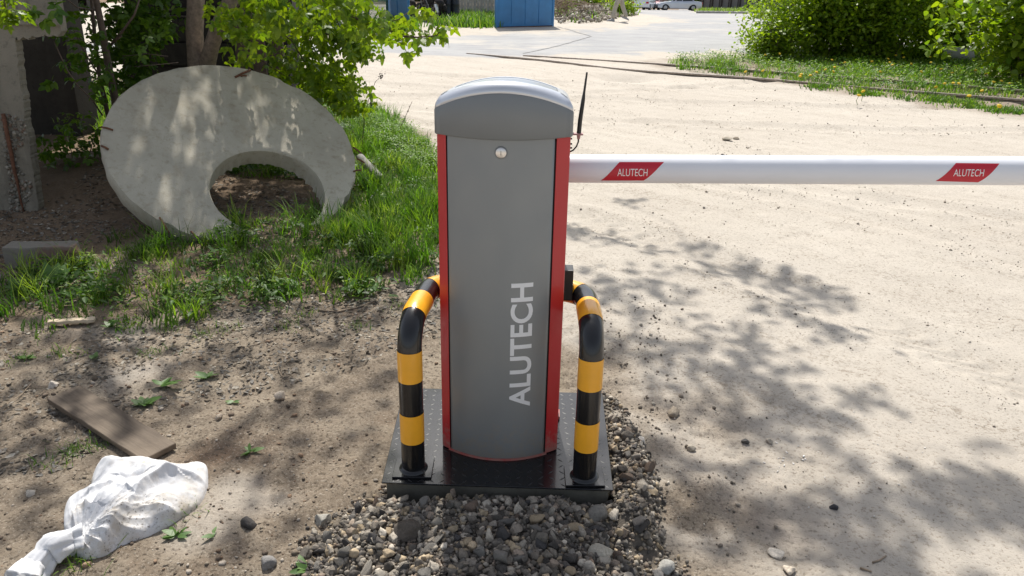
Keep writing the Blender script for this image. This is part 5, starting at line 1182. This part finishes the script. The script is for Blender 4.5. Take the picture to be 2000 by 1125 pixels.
weed(518, 440, [(10, 1.0), (170, .9), (80, .8), (-30, .7)], 'yellowish sprout seen at the right inside the disc hole', .4, .08)

# ================================================================== RAILS AND ROAD MARKS
def ext(pts, n0, n1):
    p = [np.array(G(*q)) for q in pts]; d0 = p[0] - p[1]; d0 /= np.linalg.norm(d0); d1 = p[-1] - p[-2]; d1 /= np.linalg.norm(d1)
    return [p[0] + d0 * n0] + p + [p[-1] + d1 * n1]
track = thing('railway_track', 'two half buried rusty rails crossing the sand towards the bushes', 'rails', (*G(1400, 145)[:2], 0))
def rail(pts, z0, z1, w_=.026):
    c_ = fillet([(q[0], q[1], z0 + (z1 - z0) * i / (len(pts) - 1)) for i, q in enumerate(pts)], 6, 8); V = []; F = []; n = len(c_)
    for i in range(n):
        t = (c_[min(i + 1, n - 1)] - c_[max(i - 1, 0)]).normalized(); s2 = Vector((-t.y, t.x, 0)); z = c_[i].z
        for o_, dz in ((-w_, 0), (w_, 0), (w_, -.028), (.009, -.04), (.009, -.12), (-.009, -.12), (-.009, -.04), (-w_, -.028)): V.append(c_[i] + s2 * o_ + Vector((0, 0, dz)))
    for i in range(n - 1):
        for k in range(8): F.append((8 * i + k, 8 * i + (k + 1) % 8, 8 * i + 8 + (k + 1) % 8, 8 * i + 8 + k))
    F += [tuple(range(8)), tuple(8 * (n - 1) + k for k in range(7, -1, -1))]
    MB().add(V, F).build('rail', m_steel, track, bevel=.003, seg=1)
rail(ext([(935, 107), (1079, 120), (1211, 138), (1472, 155), (1700, 176), (1910, 193), (2000, 201)], .3, 12), .018, .055)
rail(ext([(1040, 110), (1190, 120), (1379, 133), (1607, 151), (1682, 157), (1820, 168), (2000, 184)], .2, 12), .014, .07)
def ribbon(pts, w_, z_, mat, label, name='road_crack'):
    p = [G(*q) for q in pts]; out = []
    for a_, b_ in zip(p[:-1], p[1:]):
        for k in range(12): out.append(a_ + (b_ - a_) * k / 12 + np.array([rng.normal() * .01, 0, 0]))
    V = []; F = []
    for i, q in enumerate(out):
        t = out[min(i + 1, len(out) - 1)] - out[max(i - 1, 0)]; t = t / np.linalg.norm(t); s2 = np.array([-t[1], t[0], 0]) * w_ * rng.uniform(.6, 1.3)
        for e in (-1, 1): v = q + s2 * e; v[2] = hz(v[0], v[1]) + z_; V.append(v)
        if i: F.append((2 * i - 2, 2 * i - 1, 2 * i + 1, 2 * i))
    tag(MB().add(V, F).build(name, mat), label, kind='structure')
m_tar = simple('tar_seam', (.25, .245, .24), .8, 0, .25, 20)
ribbon([(1088, 53), (1156, 71), (1090, 90), (1015, 106)], .02, .008, m_tar, 'dark cracked seam bending across the dusty road')

# ================================================================== FAR THINGS
def upright(name, px0, px1, py_base, topz, mat, label, cat, th=.05, ribs=0, group=None, rust=True):
    a_, b_ = G(px0, py_base[0]), G(px1, py_base[1]); d = b_[:2] - a_[:2]; L = np.linalg.norm(d); o = thing(name, label, cat, tuple(a_), math.atan2(d[1], d[0]), group)
    MB().box(0, L, 0, th * .4, .03, topz).build('sheet', mat, o, local=True)
    for x in (0, L - .06): MB().box(x, x + .06, -.02, th, 0, topz + .02).build('frame_post', mat, o, local=True, bevel=.004)
    for z_ in (.04, topz - .06): MB().box(.06, L - .06, -.015, th, z_, z_ + .05).build('frame_rail', mat, o, local=True, bevel=.004)
    for k in range(ribs): x = .06 + (L - .12) * (k + 1) / (ribs + 1); MB().box(x - .012, x + .012, -.014, 0, .09, topz - .06).build('rib', mat, o, local=True, bevel=.003)
    if rust: MB().box(.04, L - .04, -.005, th * .3, .0, .034).build('rusted_edge', m_rust, o, local=True)
    return o
upright('blue_gate', 968, 1081, (55, 52), 2.2, m_blue, 'open blue sheet steel gate leaf at the road, nearest and right', 'gate', .06, 3)
upright('blue_gate', 757, 798, (47, 52), 2.2, m_blue, 'narrow blue sheet steel gate leaf behind the maple branch', 'gate', .06, 1)
g0, g1 = G(640, 55), G(757, 48)
o = thing('mesh_fence', 'pale green wire mesh fence left of the narrow blue gate', 'fence', tuple(g0)); mb = MB()
dv = g1 - g0
for k in range(60): q = g0 + dv * k / 60; mb.box(q[0] - .008, q[0] + .008, q[1], q[1] + .016, q[2], q[2] + 2)
for k in range(22): z_ = .05 + k * .09; mb.tube([g0 + [0, 0, z_], g1 + [0, 0, z_]], .006, 4)
w_ = mb.build('wire_mesh', m_mesh, o); w_['kind'] = 'stuff'
for k in range(4): q = g0 + dv * k / 3; MB().box(q[0] - .03, q[0] + .03, q[1] + .02, q[1] + .08, q[2] - .1, q[2] + 2.1).build('post', m_teal, o)
o = thing('teal_kiosk', 'dark teal metal kiosk with a grey sill seen through the leaves', 'kiosk', tuple(G(590, 62)))
a_, b_ = G(575, 60), G(641, 60); MB().box(a_[0], b_[0], a_[1], a_[1] + 2, -.05, .12).box(a_[0], b_[0], a_[1], a_[1] + 2, .48, 2.6).build('wall', m_teal, o, bevel=.01); MB().box(a_[0], b_[0] + .03, a_[1] - .04, a_[1] + .2, .12, .48).build('sill', m_foot, o, bevel=.01)
MB().box(a_[0] + .15, a_[0] + .6, a_[1] - .02, a_[1] + .02, .75, 1.5).build('window', m_foot, o)
# board fence
fa, fb = G(868, 36), G(968, 40); fen = thing('board_fence', 'grey upright board fence between the drums and the blue gate', 'fence', tuple(fa)); fd = fb - fa; nb = 15
for k in range(nb):
    q = fa + fd * (k + .5) / nb + np.array([0, 1.2, 0]); wv = fd[0] / nb * .46; zt = 1.9 + rng.normal() * .03; MB().box(q[0] - wv, q[0] + wv, q[1] + rng.normal() * .006 + .03 * (k % 2), q[1] + .03 + .03 * (k % 2), q[2] - .05, q[2] + zt).build('board', m_board, fen, bevel=.003, seg=1)
MB().box(fa[0], fb[0], fa[1] + 1.28, fa[1] + 1.33, .3, .38).box(fa[0], fb[0], fa[1] + 1.28, fa[1] + 1.33, 1.5, 1.58).build('cross_rail', m_bark2, fen)
for k, (a_, b_) in enumerate(((865, 881), (880, 897))):
    g0, g1 = G(a_, 42), G(b_, 42.5); r_ = (g1[0] - g0[0]) / 2; c_ = (g0 + g1) / 2; o = thing('drum', ('left one of two dull black drums before the board fence', 'right one of two dull black drums before the board fence')[k], 'drum', tuple(c_))
    h_ = .78; MB().tube([c_ + [0, r_, z_] for z_ in (0, .02, h_ * .33, h_ * .345, h_ * .36, h_ * .66, h_ * .675, h_ * .69, h_ - .02, h_)], [r_, r_, r_, r_ * 1.05, r_, r_, r_ * 1.05, r_, r_ * 1.03, r_ * 1.03], 24).build('shell', m_drum, o, auto=50)
    MB().tube([c_ + [0, r_, h_], c_ + [0, r_, h_ + .012]], [r_ * .9, r_ * .9], 24).build('drum_lid', m_drum, o, auto=40)
# scrap heap
g = G(838, 44); scrap = thing('scrap_heap', 'dark heap of scrap iron rods beside the drums', 'scrap heap', tuple(g))
q = rng.normal(size=(70, 3)) * [.22, .2, .3]; q = q[np.abs(q[:, 2]) < 1.2]; scatter('lumps', ROCK1, g + [0, .5, .35] + q, rots(len(q)), rng.uniform(.08, .2, len(q)), np.tile([.03, .026, .025], (len(q), 1)), m_stone, scrap)
mb = MB()
for _ in range(34): a = g + [rng.uniform(-.35, .3), rng.uniform(-.1, .3), 0]; t = g + [rng.normal() * .22, .3 + rng.normal() * .1, rng.uniform(.5, 1.1)]; mb.tube([a, (a + t) / 2 + rng.normal(size=3) * .04, t], .012, 5)
mb.build('iron_rods', m_steel, scrap)['kind'] = 'stuff'
MB().tube([g + [.22, 0, .55], g + [.28, -.02, .3]], [.06, .03], 10).build('white_rag', m_white, scrap, smooth=True)
g = G(806, 46); tag(MB().tube([g + [0, 0, .2], g + [0, .12, .2]], .2, 18).build('old_tyre', m_junk, auto=40), 'worn tyre leaning beside the narrow blue gate', 'tyre')
# rubble bank with brushwood right of the gate
RUB = gp((1088, 48), (1170, 45), (1245, 30), (1235, 23), (1150, 20), (1086, 30)); n = 1500; n = 3000; c_ = inpoly(RUB, n); n = len(c_); z_ = hgt(c_[:, 0], c_[:, 1]) + .02 + .35 * np.clip(sdpoly(c_[:, 0], c_[:, 1], RUB), 0, 1.2) * rng.uniform(.6, 1, n)
tag(scatter('rubble_bank', ROCK1, np.column_stack([c_, z_]), rots(n), rng.uniform(.03, .10, n), tints(n, [(.30, .26, .21), (.22, .19, .155), (.42, .38, .32), (.16, .13, .1)], .15), m_stone), 'bank of rubble and soil right of the blue gate', 'rubble')
g = G(1100, 38); mb = MB()
for _ in range(150): a = g + [rng.normal() * .35, .6 + rng.normal() * .3, rng.uniform(.1, .7)]; e = a + rng.normal(size=3) * [.5, .3, .3]; mb.tube([a, (a + e) / 2 + rng.normal(size=3) * .08, e], [.014, .010, .004], 4)
tag(mb.build('brushwood', m_dry), 'tangled heap of dry brushwood beside the blue gate', 'brushwood', kind='stuff')
g = G(1170, 30); bush('low yellow green bush on the rubble bank left of the walker', (g[0] - .5, g[1] + 1.2, -.1), .9, .5, .8, 1800, .10, 5)
g = G(1216, 32); bush('small bush right behind the walking person', (g[0], g[1], -.1), .55, .4, .5, 900, .09, 4)
# dark freight wagon far behind
g = G(1150, 23); wg = thing('freight_wagon', 'dark brown freight wagon standing behind the rubble bank', 'wagon', (g[0], g[1] + 3, g[2]))
gy = g[1] + 3; xl, xr_ = G(1085, 23)[0] * 1.0 * (gy / g[1]), G(1222, 23)[0] * (gy / g[1])
z0 = float(slope(gy)); m_wag = simple('dark_wagon_paint', (.035, .024, .022), .7, 0, .3, 3)
for k in range(9): x = xl + (xr_ - xl) * k / 9; MB().box(x + .01, xl + (xr_ - xl) * (k + 1) / 9 - .01, gy, gy + 2.5, z0 + .95, z0 + 3.4).build('panel', m_wag, wg, bevel=.02)
MB().box(xl, xr_, gy + .1, gy + 2.4, z0 + .7, z0 + .95).build('underframe', m_wag, wg)
for x in (xl + .7, xl + 1.9, xr_ - 1.9, xr_ - .7):
    for yy in (gy + .3,): MB().tube([(x, yy, z0 + .42), (x, yy + .12, z0 + .42)], .42, 20).build('wheel', m_junk, wg, auto=40)

# person walking
def person():
    g = G(1209, 42); H_ = 1.74; o = thing('person', 'person in light trousers and a dark jacket walking along the road', 'person', tuple(g)); hf = hd = -1
    x0, y0, z0 = g
    def P3(x, y, z): return (x0 + x, y0 + y, z0 + z)
    # stride: walking to the left (-x) seen from the side, feet 0.5 m apart
    def skin(name, verts, edges, rad, mat, par, sub=2):
        me = bpy.data.meshes.new(name); me.from_pydata([Vector(v) - wloc(par) for v in verts], edges, []); ob = bpy.data.objects.new(name, me); COL.objects.link(ob); ob.parent = par
        md = ob.modifiers.new('skin', 'SKIN')
        for v, r_ in zip(me.skin_vertices[0].data, rad): v.radius = (r_, r_) if not hasattr(r_, '__len__') else r_
        me.skin_vertices[0].data[0].use_root = True
        ob.modifiers.new('sub', 'SUBSURF').levels = sub; ob.modifiers['sub'].render_levels = sub; md.use_smooth_shade = True; me.materials.append(mat); return ob
    ms = simple('skin', (.45, .27, .19), .55); mt = simple('light_trousers', (.40, .37, .31), .85); mj = simple('dark_jacket', (.025, .025, .03), .8); mh = simple('dark_hair', (.03, .02, .015), .7); msh = simple('grey_shoes', (.35, .35, .37), .6)
    B = [(0, 0, .95), (0, 0, 1.15), (0, 0, 1.35), (-.01, 0, 1.48), (-.015, 0, 1.56), (-.02, 0, 1.66), (0, -.19, 1.42), (.05, -.22, 1.15), (-.02, -.22, .92), (-.03, -.22, .84), (0, .19, 1.42), (-.06, .22, 1.15), (-.16, .22, .94), (-.19, .22, .86),
         (0, -.09, .9), (-.16, -.09, .50), (-.24, -.09, .10), (0, .09, .9), (.10, .09, .50), (.27, .09, .14)]
    E_ = [(0, 1), (1, 2), (2, 3), (3, 4), (4, 5), (2, 6), (6, 7), (7, 8), (8, 9), (2, 10), (10, 11), (11, 12), (12, 13), (0, 14), (14, 15), (15, 16), (0, 17), (17, 18), (18, 19)]
    R0 = [.12, .12, .13, .06, .055, .09, .055, .045, .035, .035, .055, .045, .035, .035, .085, .055, .04, .085, .055, .04]
    body = skin('body', [P3(*b) for b in B], E_, R0, ms, o)
    skin('jacket', [P3(*b) for b in (B[0], B[1], B[2], B[6], B[7], B[8], B[10], B[11], B[12], (0, 0, 1.45))], [(0, 1), (1, 2), (2, 3), (3, 4), (4, 5), (2, 6), (6, 7), (7, 8), (2, 9)], [.15, .15, .16, .075, .06, .05, .075, .06, .05, .08], mj, o)
    skin('trousers', [P3(*b) for b in ((0, 0, .98), B[14], B[15], (-.235, -.09, .09), B[17], B[18], (.26, .09, .14))], [(0, 1), (1, 2), (2, 3), (0, 4), (4, 5), (5, 6)], [.14, .105, .08, .075, .105, .08, .075], mt, o)
    for s2, (x, y, z, r_) in enumerate(((-.27, -.09, .0, 0), (.26, .09, .03, .35))):
        mb = MB(); pr = [(-.17, .0), (.10, .0), (.11, .07), (.03, .11), (-.05, .07), (-.16, .045)]; c2, s3 = math.cos(r_), math.sin(r_)
        mb.prism([(x0 + x + a * c2 - b * s3, z0 + z + a * s3 * -1 + b * c2 + (.03 if r_ else 0)) for a, b in pr], y0 + y - .045, y0 + y + .045, 'y').build('shoe', msh, o, bevel=.012, auto=50)
    V, F = ico(3); k = V[:, 0] > -.55; W = V * [.098, .082, .115] + np.array(P3(-.015, 0, 1.68)); ok = [f for f in F if all(V[i][0] > -.25 or V[i][2] > .55 for i in f) and all(V[i][2] > -.5 for i in f)]
    MB().add(W, [tuple(f) for f in ok]).build('hair', mh, o, smooth=True)
    MB().tube([P3(-.115, 0, 1.66), P3(-.135, 0, 1.64)], [.012, .014], 8).build('nose', ms, o, smooth=True)
person()

# cars
m_glass = N('car_glass').set(Base_Color=(.02, .03, .035, 1), Roughness=.05, Specular_IOR_Level=.8).m
m_tyre = simple('tyre_rubber', (.015, .015, .015), .8); m_rim = simple('alloy_rim', (.35, .36, .37), .35, .8); m_lampr = simple('red_tail_lamp', (.4, .01, .01), .2); m_lampw = simple('head_lamp', (.7, .72, .75), .15)
def car(name, label, px, py, length, width, prof, green, col, rz, group='cars parked beyond the road', wb=(.19, .80), wr=.31, flip=False):
    g = G(px, py); o = thing(name, label, 'car', tuple(g), rz, group); mt = simple(name + '_paint', col, .3, .35, .04, 2, coat=.8); L, W_ = length, width / 2
    def side(poly, y, inset=0): return [(x * L - L / 2, y, z) for x, z in poly]
    # body: loft across the width with tumblehome
    V = []; st2 = [(-1.0, .0, .94), (-.97, 0, 1.0), (-.5, 0, 1.01), (.5, 0, 1.01), (.97, 0, 1.0), (1.0, 0, .94)]; n = len(prof)
    for s2, _, k in st2:
        for x, z in prof: zz_ = .22 + (z - .22) * (k if abs(s2) > .98 else 1); xx = (x - .5) * (.985 if abs(s2) > .98 else 1) * (1 - .0 * abs(s2)) * (1 - .03 * (abs(s2) > .9)) ; V.append((xx * L, s2 * W_, zz_))
    F = [(i * n + k, i * n + (k + 1) % n, (i + 1) * n + (k + 1) % n, (i + 1) * n + k) for i in range(5) for k in range(n)] + [tuple(range(n)), tuple(5 * n + k for k in range(n - 1, -1, -1))]
    MB().add(V, F).build('body', mt, o, local=True, bevel=.02, auto=35)
    # cabin and glass
    n = len(green); zb = green[0][1]; V = []
    def inn(z): return 1 - .22 * (z - zb) / .5
    for s2 in (-1, 1): V += [((x - .5) * L, s2 * W_ * .93 * inn(z), z) for x, z in green]
    MB().add(V, [tuple(range(n)), tuple(range(2 * n - 1, n - 1, -1))] + [(i, i + n, (i + 1) % n + n, (i + 1) % n) for i in range(n)]).build('cabin', mt, o, local=True, bevel=.03, auto=35)
    cx_ = sum(x for x, z in green) / n; cz_ = sum(z for x, z in green) / n
    def shr(x, z, a=.86, b=.80): return cx_ + (x - cx_) * a, cz_ + (z - cz_) * b
    gi = [shr(x, z) for x, z in green]; xm = cx_
    for s2 in (-1, 1):
        for lo, hi in ((0, xm - .008), (xm + .008, 1)):
            pp = [(min(max(x, lo), hi), z) for x, z in gi]; V = [((x - .5) * L, s2 * (W_ * .93 * inn(z) + .008), z) for x, z in pp]; V2 = [(a, b - s2 * .02, c) for a, b, c in V]; m2 = len(V)
            MB().add(V + V2, [tuple(range(m2)), tuple(range(2 * m2 - 1, m2 - 1, -1))] + [(i, i + m2, (i + 1) % m2 + m2, (i + 1) % m2) for i in range(m2)]).build('window', m_glass, o, local=True)
    for i0, i1, nm in ((0, 1, 'windscreen'), (-1, -2, 'rear_window')):
        a, b = np.array(green[i0]), np.array(green[i1]); d = b - a; nrm = np.array([-d[1], d[0] * L]); sg = -1 if nm == 'windscreen' else 1
        V = []
        for t, wv in ((.12, .80), (.9, .66)):
            q = a + d * t
            for s2 in (-1, 1): V.append(((q[0] - .5) * L + sg * .012, s2 * W_ * wv, q[1] + .012))
        V += [(x - sg * .03, y, z - .03) for x, y, z in V]; MB().add(V, [(0, 1, 3, 2), (4, 6, 7, 5), (0, 4, 5, 1), (2, 3, 7, 6), (0, 2, 6, 4), (1, 5, 7, 3)]).build(nm, m_glass, o, local=True)
    for f in wb:
        for s2 in (-1, 1):
            x = (f - .5) * L; y = s2 * (W_ - .08); wh = MB().tube([(x, y - .10, wr), (x, y - .09, wr), (x, y + .09, wr), (x, y + .10, wr)], [wr * .9, wr, wr, wr * .9], 24).build('wheel', m_tyre, o, local=True, auto=50)
            MB().tube([(x, y + s2 * .095, wr), (x, y + s2 * .108, wr)], [wr * .62, wr * .55], 16).build('rim', m_rim, wh, local=True, auto=40)
    for s2 in (-1, 1):
        MB().box(-L / 2 - .01, -L / 2 + .16, s2 * W_ * .78 - .14, s2 * W_ * .78 + .14, .55, .68).build('headlight', m_lampw, o, local=True, bevel=.02)
        MB().box(L / 2 - .14, L / 2 + .01, s2 * W_ * .80 - .12, s2 * W_ * .80 + .12, .66, .82).build('tail_lamp', m_lampr, o, local=True, bevel=.02)
        MB().box(cx_ * L - L / 2 - .75, cx_ * L - L / 2 - .62, s2 * (W_ + .07) - .06, s2 * (W_ + .07) + .06, .90, 1.02).build('mirror', mt, o, local=True, bevel=.02)
        for xh in (.44, .66): MB().box((xh - .5) * L, (xh - .5) * L + .14, s2 * (W_ + .012) - .012, s2 * (W_ + .012) + .012, .74, .77).build('door_handle', mt, o, local=True)
    return o
sed = [(.0, .30), (.0, .55), (.02, .66), (.10, .75), (.28, .86), (.80, .90), (.97, .88), (1.0, .80), (1.0, .32), (.89, .24), (.87, .45), (.83, .58), (.77, .58), (.73, .45), (.71, .22), (.28, .22), (.26, .45), (.22, .58), (.16, .58), (.12, .45), (.10, .24)]
sedg = [(.29, .85), (.44, 1.36), (.52, 1.41), (.68, 1.39), (.84, .88)]
hat = [(.0, .30), (.0, .62), (.03, .74), (.22, .90), (.5, .95), (.99, .95), (1.0, .60), (1.0, .32), (.91, .24), (.89, .45), (.85, .58), (.78, .58), (.74, .45), (.72, .22), (.30, .22), (.28, .45), (.24, .58), (.17, .58), (.13, .45), (.11, .24)]
hatg = [(.20, .89), (.36, 1.42), (.5, 1.48), (.86, 1.46), (.98, .93)]
vang = [(.16, .89), (.28, 1.60), (.38, 1.72), (.96, 1.70), (.995, .93)]
car('silver_sedan', 'silver sedan parked side on, foremost beyond the road', 1324, 20.6, 4.5, 1.75, sed, sedg, (.50, .54, .60), -.03)
car('red_hatchback', 'dark red hatchback half hidden behind the silver sedan', 1278, 19.2, 4.2, 1.7, hat, hatg, (.16, .02, .03), 1.15)
car('white_van', 'small white estate parked left of the red hatchback', 1257, 19.2, 4.3, 1.75, hat, vang, (.68, .70, .74), -1.9)
car('silver_hatchback', 'silver hatchback parked leftmost of the far cars', 1240, 17.3, 4.2, 1.7, hat, hatg, (.50, .53, .58), .1)
car('dark_estate', 'dark grey estate partly seen behind the sedan roof', 1306, 16.2, 4.4, 1.75, hat, vang, (.08, .09, .10), .05)
# kerb: each stone its own piece
ka, kb = G(1362, 26), G(1560, 27.6); kr = thing('kerb', 'pale concrete kerb along the far grass verge', 'kerb', tuple(ka)); kd = kb - ka; nk_ = int(np.linalg.norm(kd) / 1.0)
for k in range(nk_ + 14):
    q = ka + kd / nk_ * k; q2 = q + kd / nk_ * .985; z_ = float(slope(math.hypot(q[0], q[1]))); mb = MB(); d = kd / np.linalg.norm(kd); s2 = np.array([-d[1], d[0]]) * .1
    mb.prism([(q[0] - s2[0], q[1] - s2[1]), (q2[0] - s2[0], q2[1] - s2[1]), (q2[0] + s2[0], q2[1] + s2[1]), (q[0] + s2[0], q[1] + s2[1])], z_ - .1, z_ + .14, 'z').build('kerbstone', m_foot, kr, bevel=.01, seg=1)
# far fence behind the verge
fa, fb = G(1366, 17.6), G(1640, 17.6); ff = thing('far_fence', 'dark post fence with grey panels behind the far verge', 'fence', tuple(fa)); fd = fb - fa; m_pan = simple('far_panel', (.19, .185, .18), .8)
for k in range(16):
    q = fa + fd * k / 16; q2 = fa + fd * (k + .94) / 16; z_ = float(slope(math.hypot(q[0], q[1]))); MB().box(q[0] + .1, q2[0], q[1] + .1, q[1] + .2, z_ + .1, z_ + 2.4).build('panel', m_pan, ff)
    for t in (0, .3): qq = fa + fd * (k + t) / 16; MB().box(qq[0] - .06, qq[0] + .06, qq[1] - .3, qq[1] - .15, z_ - .1, z_ + 2.6).build('post', m_junk, ff)
g = G(1435, 16.4); hy = thing('orange_marker', 'short orange post standing in the far verge', 'marker post', tuple(g)); MB().tube([g, g + [0, 0, 1.1]], .22, 12).build('post', simple('orange_paint', (.75, .12, .04), .5), hy, smooth=True); MB().tube([g + [0, 0, 1.1], g + [0, 0, 1.35]], [.26, .1], 12).build('cap', MATS['orange_paint'], hy, smooth=True)
g = G(1370, 19.6); yb = thing('yellow_rail', 'low yellow pipe barrier right behind the silver sedan', 'pipe barrier', tuple(g)); m_yp = simple('yellow_pipe', (.7, .62, .1), .5)
MB().tube([g + [-.0, 0, 0], g + [0, 0, .75], g + [-1.1, .6, .75], g + [-1.1, .6, 0]], .04, 8).build('pipe', m_yp, yb)

# distant hedge and trees closing the view
fa = np.array([-40.0, 118.0]); n = 9000; x = rng.uniform(-60, 75, n); y = rng.uniform(109, 118, n); z = slope(np.hypot(x, y)) + rng.uniform(0, 1, n) ** .8 * (6 + 2.5 * fbm(x, y, 9, 3))
tag(scatter('far_tree_line', SIMPLE, np.column_stack([x, y, z]), rots(n), rng.uniform(.7, 1.6, n), None, m_leafd), 'dark far wood closing the view behind the parked cars', 'trees')
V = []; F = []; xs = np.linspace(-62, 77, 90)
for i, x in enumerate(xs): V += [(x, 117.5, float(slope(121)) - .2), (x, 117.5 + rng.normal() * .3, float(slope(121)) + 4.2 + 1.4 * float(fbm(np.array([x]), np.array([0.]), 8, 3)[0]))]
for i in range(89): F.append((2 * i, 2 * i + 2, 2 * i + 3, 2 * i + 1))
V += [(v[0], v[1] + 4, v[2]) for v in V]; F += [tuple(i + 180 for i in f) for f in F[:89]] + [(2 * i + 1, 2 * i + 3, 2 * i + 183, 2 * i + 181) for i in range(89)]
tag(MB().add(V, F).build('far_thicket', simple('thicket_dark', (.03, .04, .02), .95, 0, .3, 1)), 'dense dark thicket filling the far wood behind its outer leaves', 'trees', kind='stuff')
